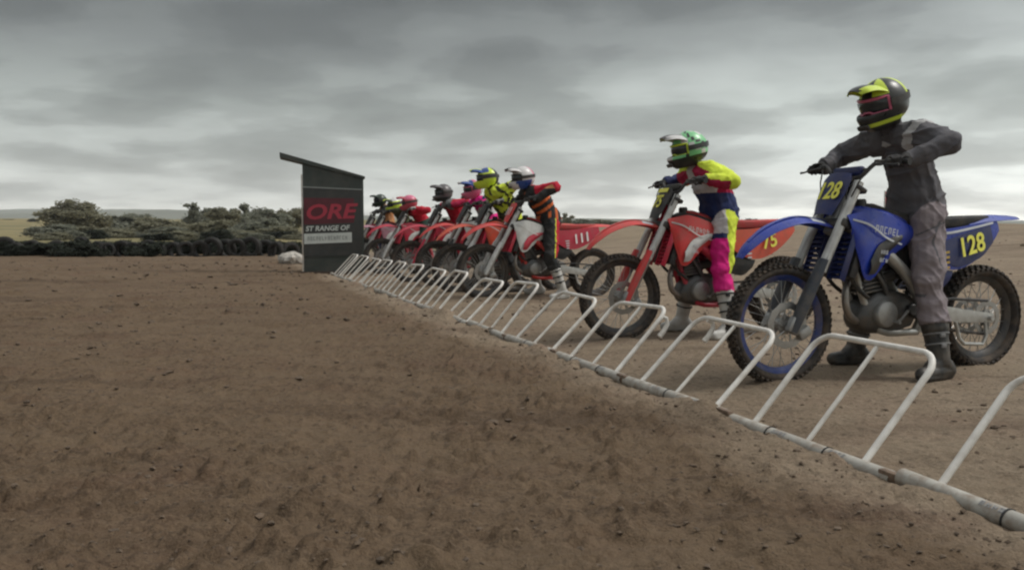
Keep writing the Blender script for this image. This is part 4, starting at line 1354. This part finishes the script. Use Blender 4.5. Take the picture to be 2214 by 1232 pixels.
def make_person(M, spec, label, voxel):
    head = np.array(spec['head'], float); pel = np.array(spec.get('pelvis', (-.93, 0, .985)), float)
    sc = spec.get('size', 1.0); bk = spec.get('bulk', 1.12)
    neck = head + np.array((-.085, 0, -.135)) * sc
    chest = pel + (neck - pel) * .66 + np.array((-.045, 0, .01))
    waist = pel + (neck - pel) * .30 + np.array((-.03, 0, 0))
    prims = []

    def add(tagn, p0, p1, r0, r1, kd=1.0, lat=None):
        fb = spec['tbulk'] if 'tbulk' in spec and tagn[:5] == 'torso' else bk if tagn[:5] in ('torso', 'hem', 'pants', 'shoul', 'upper', 'forea', 'thigh', 'knee1', 'knee-', 'shin1', 'shin-') else 1.0
        prims.append((tagn, np.array(p0, float), np.array(p1, float), r0 * sc * fb, r1 * sc * fb, kd, lat))
    # trunk
    add('torso', waist, chest, .148, .160, .86); add('torso', chest, neck + np.array((-.03, 0, -.055)), .155, .10, .76)
    add('hem', pel + (waist - pel) * .18, pel + (waist - pel) * .80, .160, .150, .90)
    add('pants', pel + np.array((0, 0, -.03)), waist * .4 + pel * .6, .142, .128, .82)
    add('neck', neck + np.array((-.02, 0, -.06)), head + np.array((-.03, 0, -.05)), .062, .058)
    add('head', head + np.array((-.02, 0, .03)), head + np.array((.01, 0, -.04)), .088, .075)
    add('head', head + np.array((.075, 0, -.035)), head + np.array((.085, 0, -.055)), .016, .02)
    sh = neck + np.array((-.015, 0, -.05)) * sc
    J = {}
    for s in (1, -1):
        S = sh + np.array((0, s * .185 * sc, 0)); g = np.array((-.505, s * .325, 1.241))
        hand = g + np.array((-.075, s * .008, .018))
        pole = spec.get('pole', (-.7, .75, .25)); pole = (pole[0], s * pole[1], pole[2])
        E_ = ik(S, hand, .285 * sc, .26 * sc, pole)
        if s in spec.get('elbow', {}): E_ = np.array(spec['elbow'][s], float)
        J[s] = (S, E_, hand)
        add('shoulder%d' % s, sh + np.array((0, s * .09, 0)), S, .085, .080)
        add('upper_arm%d' % s, S, E_, .076, .062); add('forearm%d' % s, E_, hand, .060, .040)
        add('glove', hand, hand + (g - hand) * .35 + np.array((0, 0, .008)), .036, .034)
        # palm and fingers closed on the grip
        axb = np.array((-.15, s * .988, -.045)); fwd = np.array((.985, s * .15, -.08)); upv = np.array((.08, 0, .997))

        def around(off, ph, r=.029): return g + axb * off + (fwd * math.cos(R(ph)) + upv * math.sin(R(ph))) * r
        add('glove', hand + (g - hand) * .3 + axb * -.02, around(-.026, 125, .03), .020, .018); add('glove', hand + (g - hand) * .3 + axb * .02, around(.028, 125, .03), .020, .017)
        for i, off in enumerate((-.034, -.0115, .011, .0325)):
            ln = (1.0, 1.06, 1.0, .86)[i]
            if i == 0 and spec.get('lever', True):     # index finger out on the lever
                pts = [around(off, 100, .031), around(off, 40, .045), around(off, 5, .066), around(off, -16, .070)]
            else:
                pts = [around(off, 112), around(off, 112 - 78 * ln), around(off, 112 - 152 * ln), around(off, 112 - 215 * ln, .027)]
            for a_, b_, r_ in zip(pts, pts[1:], (.0088, .0084, .0080)): add('glove', a_, b_, r_, r_ * .95)
        tp = [hand + (g - hand) * .45 + axb * -.028, around(-.048, 215, .031), around(-.046, 275, .029), around(-.040, 320, .028)]
        for a_, b_, r_ in zip(tp, tp[1:], (.014, .011, .0095)): add('glove', a_, b_, r_, r_ * .95)
        # leg
        hip = pel + np.array((.02, s * .095 * sc, -.03)); foot = np.array(spec['foot'][s], float)
        ank = foot + np.array((-.0, 0, .105))
        kp = spec.get('kpole', (1, .35, 0)); lg = spec.get('leg', 1.0) * sc; K = ik(hip, ank, .43 * lg, .42 * lg, (kp[0], s * kp[1], kp[2]))
        J[s] += (hip, K, ank)
        add('thigh%d' % s, hip, K, .098, .074, 1.0); add('knee%d' % s, K + np.array((.012, 0, .02)), K + np.array((.012, 0, -.045)), .074, .066)
        bc = spec.get('bootcut', .30); cf = K + (ank - K) * bc
        add('shin%d' % s, K, cf, .068, .072)
        add('boot', cf, ank, .072, .056); add('boot', K + (ank - K) * (bc - .03), K + (ank - K) * (bc + .12), .074, .074)
        hl = foot + np.array((-.055, 0, .052)); toe = foot + np.array((.155, s * .025, .040))
        add('boot', ank, foot + np.array((.06, 0, .065)), .052, .046); add('boot', hl, toe, .050, .038, 1.0); add('boot', ank, hl, .054, .050)
        add('sole', foot + np.array((-.07, 0, .022)), foot + np.array((.165, s * .025, .021)), .022, .021, 1.0)
        add('sole', foot + np.array((-.06, .018, .022)), foot + np.array((.150, s * .025 + .022, .021)), .022, .021); add('sole', foot + np.array((-.06, -.018, .022)), foot + np.array((.150, s * .025 - .022, .021)), .022, .021)
    mb = MB()
    for t_, p0, p1, r0, r1, kd, lat in prims: capsule(mb, p0, p1, r0, r1, kd, lat, 14 if r0 > .03 else 8)
    src = mb.mesh('body', SKIN, smooth=False)
    so = link(bpy.data.objects.new('body', src))
    md = so.modifiers.new('r', 'REMESH'); md.mode = 'VOXEL'; md.voxel_size = voxel
    sm = so.modifiers.new('s', 'SMOOTH'); sm.factor = .5; sm.iterations = 2
    dg = bpy.context.evaluated_depsgraph_get()
    me = bpy.data.meshes.new_from_object(so.evaluated_get(dg))
    bpy.data.objects.remove(so); bpy.data.meshes.remove(src)
    nv = len(me.vertices)
    co = np.empty(nv * 3, np.float32); me.vertices.foreach_get('co', co); co = co.reshape(-1, 3).astype(float)
    no = np.empty(nv * 3, np.float32); me.vertices.foreach_get('normal', no); no = no.reshape(-1, 3)

    def nearest(pts):
        best = np.full(len(pts), 1e9); idx = np.zeros(len(pts), int)
        for i, (t_, p0, p1, r0, r1, kd, lat) in enumerate(prims):
            d = p1 - p0; L2 = max(d.dot(d), 1e-9)
            t = np.clip(((pts - p0) @ d) / L2, 0, 1)
            q = np.linalg.norm(pts - p0 - t[:, None] * d, axis=1) - (r0 + (r1 - r0) * t)
            u = q < best; best[u] = q[u]; idx[u] = i
        return idx
    idv = nearest(co)
    soft = np.array([1.0 if prims[i][0] not in ('glove', 'boot', 'sole', 'head', 'neck') else .12 for i in range(len(prims))])[idv]
    # folds in the cloth
    rid = lambda q: (1 - np.abs(q) * 2.2).clip(0, 1) ** 3
    fold = .55 * fbm(co[:, 0] * 11 + co[:, 2] * 8, co[:, 2] * 14 + co[:, 1] * 8, 5, 3)
    fold = fold + .55 * rid(vnoise(co[:, 2] * 17 + co[:, 0] * 8 + 2 * vnoise(co[:, 0] * 6, co[:, 1] * 6, 2), co[:, 1] * 6 + co[:, 0] * 7, 8)) - .2
    fold = fold + .35 * rid(vnoise(co[:, 2] * 9 - co[:, 0] * 19, co[:, 1] * 11, 12))
    co = co + no * (fold * .023 * soft)[:, None]
    me.vertices.foreach_set('co', co.astype(np.float32).ravel())
    nf = len(me.polygons)
    ce = np.empty(nf * 3, np.float32); me.polygons.foreach_get('center', ce); ce = ce.reshape(-1, 3).astype(float)
    idf = nearest(ce)
    tags = [prims[i][0] for i in idf]
    mats = []; mi = np.zeros(nf, np.int32); cm = spec['mats']

    def mat_of(t, p):
        if spec.get('rule'):
            r_ = spec['rule'](t, p, J)
            if r_ is not None: return r_
        base = t.rstrip('-1')
        return cm.get(t) or cm.get(base) or cm.get({'shoulder': 'torso', 'upper_arm': 'torso', 'forearm': 'torso', 'hem': 'torso', 'thigh': 'pants', 'knee': 'pants', 'shin': 'pants', 'sole': 'boot', 'neck': 'torso', 'head': 'skin'}.get(base, base)) or SKIN
    ix = {}
    for f in range(nf):
        m_ = mat_of(tags[f], ce[f])
        if m_.name not in ix: ix[m_.name] = len(mats); mats.append(m_)
        mi[f] = ix[m_.name]
    me.materials.clear()
    for m_ in mats: me.materials.append(m_)
    me.polygons.foreach_set('material_index', mi)
    me.shade_smooth(); me.update()
    pr = thing('person', label, 'person', M, 'riders waiting on the start line')
    body = obj('body', me, pr)
    helmet(pr, head, spec)
    return pr, J


def helmet(pr, head, spec):
    h = spec['helmet']
    nu, nv = 56, 32
    vs = np.zeros((nv, nu, 3)); 
    for i in range(nv):
        el = R(90 - 142 * i / (nv - 1))
        for j in range(nu):
            az = 2 * math.pi * j / nu
            x = .138 * math.cos(el) * math.cos(az); y = .120 * math.cos(el) * math.sin(az); z = .138 * math.sin(el)
            if x < 0: x *= 1.06
            w = float(sstep(.25, .95, math.cos(az)) * sstep(.012, -.045, z))
            x += .064 * w * (1 - .25 * float(sstep(-.08, -.11, z)))
            if z < -.05: z = -.05 + (z + .05) * (1.25 if math.cos(az) > 0 else .8)
            y *= 1 - .18 * w
            vs[i, j] = (x, y, z)
    outer = vs.reshape(-1, 3); nrm = outer / np.linalg.norm(outer, axis=1, keepdims=True)
    inner = outer - nrm * .012
    mb = MB(); mb.v = [tuple(q) for q in outer] + [tuple(q) for q in inner]
    K = nu * nv
    keep = {}
    for i in range(nv - 1):
        for j in range(nu):
            c = (vs[i, j] + vs[i + 1, (j + 1) % nu]) / 2
            az = math.degrees(math.atan2(c[1], c[0])); 
            port = abs(az) < 62 and -.030 < c[2] < .062 - .02 * (abs(az) / 62) ** 2
            if not port: keep[(i, j)] = 1
    pat = h['pattern']; mats = h['mats']
    for (i, j) in keep:
        l = (j + 1) % nu; a, b, c_, d = i * nu + j, (i + 1) * nu + j, (i + 1) * nu + l, i * nu + l
        ctr = (vs[i, j] + vs[i + 1, l]) / 2
        m_ = pat(math.degrees(math.atan2(ctr[1], ctr[0])), ctr[2], ctr[0])
        mb.f.append((a, b, c_, d)); mb.m.append(m_); mb.f.append((K + d, K + c_, K + b, K + a)); mb.m.append(len(mats))
        for (di, dj, e) in ((-1, 0, (d, a)), (1, 0, (b, c_)), (0, -1, (a, b)), (0, 1, (c_, d))):
            if 0 <= i + di < nv - 1 and ((i + di, (j + dj) % nu) in keep): continue
            if i + di < 0: continue
            mb.f.append((e[1], e[0], K + e[0], K + e[1])); mb.m.append(len(mats))
    sh = mb.obj('helmet', list(mats) + [BLACKP], pr, angle=60)
    M = Matrix.Translation(Vector(head) + Vector((0, 0, .012))) @ Matrix.Rotation(R(h.get('yaw', 0)), 4, 'Z') @ Matrix.Rotation(R(h.get('pitch', 12)), 4, 'Y') @ Matrix.Rotation(R(h.get('roll', 0)), 4, 'X')
    s_ = h.get('scale', 1.06)
    sh.matrix_local = M @ Matrix.Diagonal((s_, s_, s_, 1))
    # peak
    g = []
    for k in range(10):
        u = k / 9; x = .055 + .165 * u; hw = .098 - .022 * u - (.03 * max(0, u - .8) * 5 if u > .8 else 0); zc = .118 + .030 * math.sin(u * 2.2) - .01 * u
        g.append([(x - .02 * abs(v) ** 2 * u, hw * v, zc - .050 * abs(v) ** 2.2 * (1 - .35 * u)) for v in np.linspace(-1, 1, 9)])
    mb = MB(); mb.grid(np.array(g), .005); mb.m = []
    n0 = 0
    for f in mb.f: mb.m.append(0 if np.mean([abs(mb.v[q][1]) for q in f]) > .045 or not h.get('peak2') else 1)
    mb.obj('peak', [h['peak'], h.get('peak2') or h['peak']], sh)
    # goggles
    mb = MB(); g = []
    for k in range(15):
        az = R(-58 + 116 * k / 14)
        g.append([(.132 * math.cos(az) * q + .004, .108 * math.sin(az) * q, z) for z, q in ((.048, .99), (.03, 1.03), (.01, 1.05), (-.01, 1.03), (-.026, .98))])
    mb.grid(np.array(g), .004, flip=True); gl_ = mb.obj('goggle_lens', h.get('lens', LENS), sh)
    mb = MB(); pts = []
    for k in range(15): az = R(-60 + 120 * k / 14); pts.append((.136 * math.cos(az), .110 * math.sin(az), .050))
    for k in range(15): az = R(60 - 120 * k / 14); pts.append((.136 * math.cos(az), .110 * math.sin(az), -.028 + (.012 if abs(k - 7) < 2 else 0)))
    mb.tube(pts, .008, 8, closed=True); mb.obj('goggle_frame', h.get('frame', BLACKP), gl_)
    mb = MB(); g = []
    for k in range(21):
        az = R(62 + 236 * k / 20); x = .146 * math.cos(az) * (1.055 if math.cos(az) < 0 else 1.0); y = .1225 * math.sin(az)
        g.append([(x, y, .030), (x, y, -.006)])
    mb.grid(np.array(g), .003); mb.obj('goggle_strap', h.get('strap', BLACKP), sh)
    # chin vent
    mb = MB(); mb.box((.188, 0, -.085), (.02, .075, .030), Matrix.Rotation(R(20), 3, 'Y'), bev=.008); mb.obj('chin_vent', BLACKP, sh)


def gloss(name, col): return pmat(name, col, .32, var=.08, dust=.12)


NEON = cloth('cloth_neon', (.68, .80, .07)); NEONH = gloss('helmet_neon', (.60, .74, .06))
CHAR = cloth('cloth_charcoal', (.100, .097, .108)); GREYP = cloth('cloth_grey_trousers', (.235, .200, .212)); LTGREY = cloth('cloth_light_grey', (.42, .41, .41))
GLOVE = cloth('glove_black', (.028, .028, .030)); GLOVEW = cloth('glove_white', (.50, .49, .47))
HBLK = gloss('helmet_black', (.022, .024, .024)); HGRY = gloss('helmet_grey', (.10, .09, .092)); HWHT = gloss('helmet_white', (.60, .58, .57)); HPNK = gloss('helmet_pink', (.62, .14, .24)); HBLU = gloss('helmet_blue', (.03, .07, .26)); HGRN = gloss('helmet_green', (.20, .55, .25)); HRED = gloss('helmet_red', (.42, .06, .09)); HDKG = gloss('helmet_dark_green', (.028, .042, .030))
WCL = cloth('cloth_white', (.58, .56, .57)); RCL = cloth('cloth_red', (.47, .012, .035)); CRCL = cloth('cloth_crimson', (.36, .010, .055)); NVCL = cloth('cloth_navy', (.018, .030, .105)); PKCL = cloth('cloth_pink', (.70, .015, .22)); BKCL = cloth('cloth_black', (.022, .024, .026)); ORCL = cloth('cloth_orange', (.62, .14, .04)); TANCL = cloth('cloth_tan_orange', (.50, .23, .10)); DKGCL = cloth('cloth_dark_olive', (.06, .065, .03)); TEAL = cloth('cloth_dark_green', (.02, .055, .045)); GRCL = cloth('cloth_grey', (.20, .20, .20))


def stripes(*idx):
    return idx


# rider 1: dark grey jacket, black and neon helmet
def rule1(t, p, J):
    if t == 'shoulder1' or (t == 'upper_arm1'):
        S, E_ = J[1][0], J[1][1]; u = (p - S).dot(E_ - S) / (E_ - S).dot(E_ - S)
        if -.12 < u < .12 : return LTGREY
    if t == 'thigh1':
        hp, K = J[1][3], J[1][4]; u = (p - hp).dot(K - hp) / (K - hp).dot(K - hp); o_ = p - hp - (K - hp) * u
        if o_[1] > 0 and abs(o_[0] - .035 + .05 * (u - .45) ** 2 * 8) < .006 and .15 < u < .8: return CHAR
        if o_[1] > 0 and abs(u - .2 - o_[0] * 1.5) < .014: return CHAR
    if t == 'knee1' and abs(p[2] - J[1][4][2] - .03 - p[0] * .1) < .01: return CHAR
    if t == 'torso' and abs(p[1] - .0) < .20 and p[0] > J[1][0][0] + .05 and abs(p[2] - 1.36 + (p[1]) * .5) < .016: return LTGREY
    return None


def pat1(az, z, x):
    if z < -.075: return 1 if z > -.098 else 0
    if z > .06 and abs(az) > 18 and abs(az) < 60: return 1
    if z > .02 and 120 < abs(az) < 150: return 1
    return 0


def rule2(t, p, J):
    for s in (1, -1):
        if t in ('upper_arm%d' % s, 'shoulder%d' % s):
            S, E_ = J[s][0], J[s][1]; d = (E_ - S) / np.linalg.norm(E_ - S); q = p - S - d * (p - S).dot(d)
            if q[2] > .012 or (p - S).dot(d) > .25: return NEON
            return CRCL
        if t == 'forearm%d' % s:
            E_, H_ = J[s][1], J[s][2]; u = (p - E_).dot(H_ - E_) / (H_ - E_).dot(H_ - E_)
            return NVCL if s < 0 and u > .15 else (NEON if p[2] > E_[2] + (H_[2] - E_[2]) * u - .005 else CRCL)
        if t == 'thigh%d' % s:
            hp, K = J[s][3], J[s][4]; d = K - hp; u = (p - hp).dot(d) / d.dot(d); off = p - hp - d * u
            if off[0] < .03 - .05 * u and s * off[1] > -.045: return NEON
            return WCL if u < .34 else (NVCL if u < .44 else PKCL)
        if t in ('knee%d' % s, 'shin%d' % s): return PKCL
    if t == 'hem': return NVCL
    if t == 'torso':
        if p[2] < 1.16: return NVCL
        if p[0] > -.80 + (1.3 - p[2]) * .30: return WCL
        return CRCL if abs(p[1]) > .05 or p[2] < 1.3 else WCL
    if t == 'pants': return NEON if abs(p[1]) > .08 and p[0] < -.9 else WCL
    return None


def rule3(t, p, J):
    if t in ('upper_arm1', 'upper_arm-1'): return RCL if p[2] > J[1][0][2] - .02 else BKCL
    if t in ('forearm1', 'forearm-1'): return TANCL if p[2] > J[1][1][2] - .02 else BKCL
    if t == 'torso': return ORCL if abs(math.sin(p[2] * 26 + p[0] * 20)) > .80 and p[1] > .03 else (WCL if p[0] > J[1][0][0] + .10 else BKCL)
    if t == 'hem': return ORCL if math.sin(p[0] * 60) > .5 else BKCL
    if t == 'thigh1':
        off = p[0] - (J[1][3][0] + (J[1][4][0] - J[1][3][0]) * (J[1][3][2] - p[2]) / max(.05, J[1][3][2] - J[1][4][2]))
        return RCL if off < -.03 else (NEON if off < -.018 else BKCL)
    if t in ('knee1',): return BKCL
    return None


def rule4(t, p, J):
    n = fbm(np.array([p[0] * 14]), np.array([p[2] * 14 + p[1] * 9]), 3, 2)[0]
    if t[:5] in ('torso', 'uppe', 'forea', 'hem', 'shoul', 'upper'): return NEON if n > .0 else DKGCL
    return None


FT = {1: (-.80, .30, 0.0), -1: (-.78, -.28, 0.0)}
riders = [
    (1, dict(bulk=1.06, tbulk=.90, elbow={1: (-.775, .40, 1.34)}, bootcut=.46, head=(-.705, 0, 1.595), pelvis=(-.975, 0, .985), pole=(-.22, .95, -.12), foot={1: (-.86, .31, .0), -1: (-.80, -.28, .0)}, kpole=(1, .25, 0), lever=True,
             mats=dict(torso=CHAR, pants=GREYP, boot=BOOTB, glove=GLOVE), rule=rule1,
             helmet=dict(mats=[HBLK, NEONH, HWHT], pattern=pat1, peak=NEONH, peak2=HBLK, frame=HPNK, pitch=20, yaw=6)),
     'person in dark grey jacket, grey trousers and black-and-neon helmet straddling the blue bike', .0062),
    (2, dict(elbow={1: (-.755, .38, 1.235)}, head=(-.60, 0, 1.50), pelvis=(-.885, 0, .99), size=.95, pole=(-.3, .95, -.1), foot={1: (-.80, .30, 0), -1: (-.72, -.30, 0)}, kpole=(1, .1, 0),
             mats=dict(torso=WCL, pants=PKCL, boot=BOOTW, glove=GLOVE), rule=rule2,
             helmet=dict(mats=[HGRN, HBLK, HWHT], pattern=lambda az, z, x: (1 if z < -.05 else (2 if (int((az + 400) / 23) + int((z + 1) / .034)) % 5 == 0 else (1 if (int((az + 400) / 17) + int((z + 1) / .028)) % 6 == 0 else 0))), peak=HWHT, peak2=HGRY, frame=NEONH, strap=HBLK, pitch=14)),
     'person in white, crimson, navy and neon gear with green patterned helmet, on bike 75', .0095),
    (3, dict(leg=1.10, head=(-.51, 0, 1.50), pelvis=(-.88, 0, .99), size=.97, pole=(-.5, .85, .1), foot={1: (-.94, .33, 0), -1: (-.86, -.30, 0)}, kpole=(1, .5, 0),
             mats=dict(torso=BKCL, pants=BKCL, boot=BOOTW, glove=BKCL), rule=rule3,
             helmet=dict(mats=[HWHT, HPNK, HBLU], pattern=lambda az, z, x: (1 if abs(az) > 135 and z > -.02 else (2 if z < -.03 and abs(az) < 120 and abs(az) > 30 else 0)), peak=HWHT, peak2=HBLK, frame=HBLK, yaw=6, pitch=10)),
     'person in black, red and orange gear with white and pink helmet, on bike 111', .012),
    (4, dict(leg=1.10, head=(-.44, 0, 1.555), pelvis=(-0.78, 0, 1.0), pole=(-.5, .85, .1), foot=FT, kpole=(1, .4, 0),
             mats=dict(torso=DKGCL, pants=BKCL, boot=BOOTB, glove=GLOVEW), rule=rule4,
             helmet=dict(mats=[NEONH, HBLU, HBLK], pattern=lambda az, z, x: (1 if z > .07 and x > -.02 else (2 if abs(az) > 140 or (.03 < z < .055) else 0)), peak=HBLU, peak2=NEONH, frame=HBLK, yaw=-14, pitch=8)),
     'person in neon yellow and dark olive gear with neon and blue helmet', .013),
    (5, dict(leg=1.10, head=(-.52, 0, 1.445), pelvis=(-0.78, 0, .98), size=.92, pole=(-.5, .85, .1), foot=FT, kpole=(1, .4, 0),
             mats=dict(torso=PKCL, pants=GRCL, boot=BOOTB, glove=BKCL), rule=lambda t, p, J: (WCL if t == 'torso' and p[0] < J[1][0][0] + .02 else (NVCL if t.startswith('upper') else None)),
             helmet=dict(mats=[HPNK, HBLU, HWHT], pattern=lambda az, z, x: (1 if (x > .02 and z > .03) else (2 if abs(az) > 120 else 0)), peak=HBLU, peak2=HWHT, frame=HPNK, yaw=12, pitch=12)),
     'person with pink, blue and white helmet behind the neon yellow rider', .013),
    (6, dict(leg=1.10, head=(-.53, 0, 1.44), pelvis=(-0.80, 0, .97), size=.92, pole=(-.7, .75, .1), foot=FT, kpole=(1, .5, 0),
             mats=dict(torso=RCL, pants=RCL, boot=BOOTB, glove=BKCL, shoulder=GRCL), rule=lambda t, p, J: (GRCL if t in ('torso', 'shoulder1') and p[2] > J[1][0][2] - .03 else (CRCL if t.startswith('fore') else None)),
             helmet=dict(mats=[HGRY, HBLK], pattern=lambda az, z, x: 1 if z < -.06 else 0, peak=HGRY, frame=HBLK, yaw=18, pitch=8)),
     'person in red gear with plain dark grey helmet', .014),
    (7, dict(leg=1.10, head=(-.52, 0, 1.35), pelvis=(-0.80, 0, .95), size=.88, pole=(-.7, .75, .2), foot=FT, kpole=(1, .5, 0),
             mats=dict(torso=RCL, pants=TEAL, boot=BOOTB, glove=GLOVEW), rule=lambda t, p, J: (TEAL if t == 'hem' else None),
             helmet=dict(mats=[HRED, HPNK], pattern=lambda az, z, x: 1 if z > .06 else 0, peak=HRED, frame=HRED, yaw=-10, pitch=12)),
     'person in red jersey with rose-red helmet', .015),
    (8, dict(leg=1.10, head=(-.68, 0, 1.37), pelvis=(-0.90, 0, .96), size=.9, pole=(-.7, .75, .2), foot=FT, kpole=(1, .5, 0),
             mats=dict(torso=DKGCL, pants=BKCL, boot=BOOTB, glove=BKCL),
             helmet=dict(mats=[NEONH, HBLK, HWHT], pattern=lambda az, z, x: (2 if z > .07 else (1 if .02 < z < .05 else 0)), peak=HBLK, peak2=NEONH, frame=HBLK, yaw=8, pitch=12)),
     'person in olive gear with neon and white helmet beside the red-helmeted rider', .016),
    (9, dict(leg=1.10, head=(-.60, 0, 1.49), pelvis=(-0.76, 0, .99), pole=(-.6, .75, .1), foot=FT, kpole=(1, .4, 0),
             mats=dict(torso=TANCL, pants=NVCL, boot=BOOTB, glove=BKCL), rule=lambda t, p, J: (BKCL if t[:5] in ('upper', 'shoul', 'forea') else None),
             helmet=dict(mats=[HDKG, HBLK], pattern=lambda az, z, x: 0, peak=HDKG, frame=HBLK, yaw=15, pitch=10)),
     'person in orange jersey with black sleeves and dark helmet next to the start box', .016)]
for k, spec, lab, vx in riders:
    Mb = B[k][0]
    for s in (1, -1):          # stand the boots on the ground
        f = Vector(spec['foot'][s]); w = Mb @ f
        f.z += gz(w.x, w.y) - w.z; spec['foot'] = dict(spec['foot']); spec['foot'][s] = tuple(f)
    pr, J = make_person(Mb, spec, lab, vx)
    if k <= 3:                 # boot buckles and straps of the near riders
        for s in (1, -1):
            K, an_ = J[s][4], J[s][5]
            for u in ((.64, .78) if k == 1 else (.42, .58, .74)):
                c = K + (an_ - K) * u; mb = MB(); d = Vector(an_ - K).normalized(); Mq = d.to_track_quat('Z', 'Y').to_matrix()
                rr = .078 - .018 * u
                pts = [tuple(Vector(c) + Mq @ Vector((rr * math.cos(a), rr * math.sin(a), 0))) for a in np.linspace(0, 2 * math.pi, 20)[:-1]]
                mb.tube(pts, .0055, 6, closed=True)
                mb.box(Vector(c) + Vector((.02, s * rr, 0)), (.035, .012, .022), bev=.003)
                mb.obj('boot_strap', GRCL if k == 1 else BKCL, pr)

# small red and white marker flag far behind the blue bike
x, y = px_x(1909, 14.0), 14.0
mk = thing('marker_flag', 'small red flag on a white pole behind the blue handlebar', 'flag', Matrix.Translation((x, y, gz(x, y))))
mb = MB(); mb.tube([(0, 0, -.05), (0, 0, 1.50)], .012, 8); mb.obj('pole', WHITEP, mk)
mb = MB(); mb.grid(np.array([[(.012 + .22 * u, .02 * math.sin(u * 6), 1.49 - .30 * v - .05 * u + .10 * u * (1 - 2 * v) * 0) for v in (0, .33, .66, 1)] for u in np.linspace(0, 1, 8)]), .003); mb.obj('flag_cloth', RCL, mk)

# ------------------------------------------------------------------ air
hz = MB()
hz.box((0, 1650, 78), (8400, 4300, 170))
hm = bpy.data.materials.new('haze_air'); hm.use_nodes = True
ht = hm.node_tree; ht.nodes.clear()
pv = ht.nodes.new('ShaderNodeVolumePrincipled'); pv.inputs['Color'].default_value = (.86, .90, .95, 1); pv.inputs['Density'].default_value = .00020; pv.inputs['Anisotropy'].default_value = .0
ho = ht.nodes.new('ShaderNodeOutputMaterial'); ht.links.new(pv.outputs[0], ho.inputs['Volume'])
tag(hz.obj('haze', hm, smooth=False), 'thin grey air between the camera and the hills', 'haze', kind='stuff')
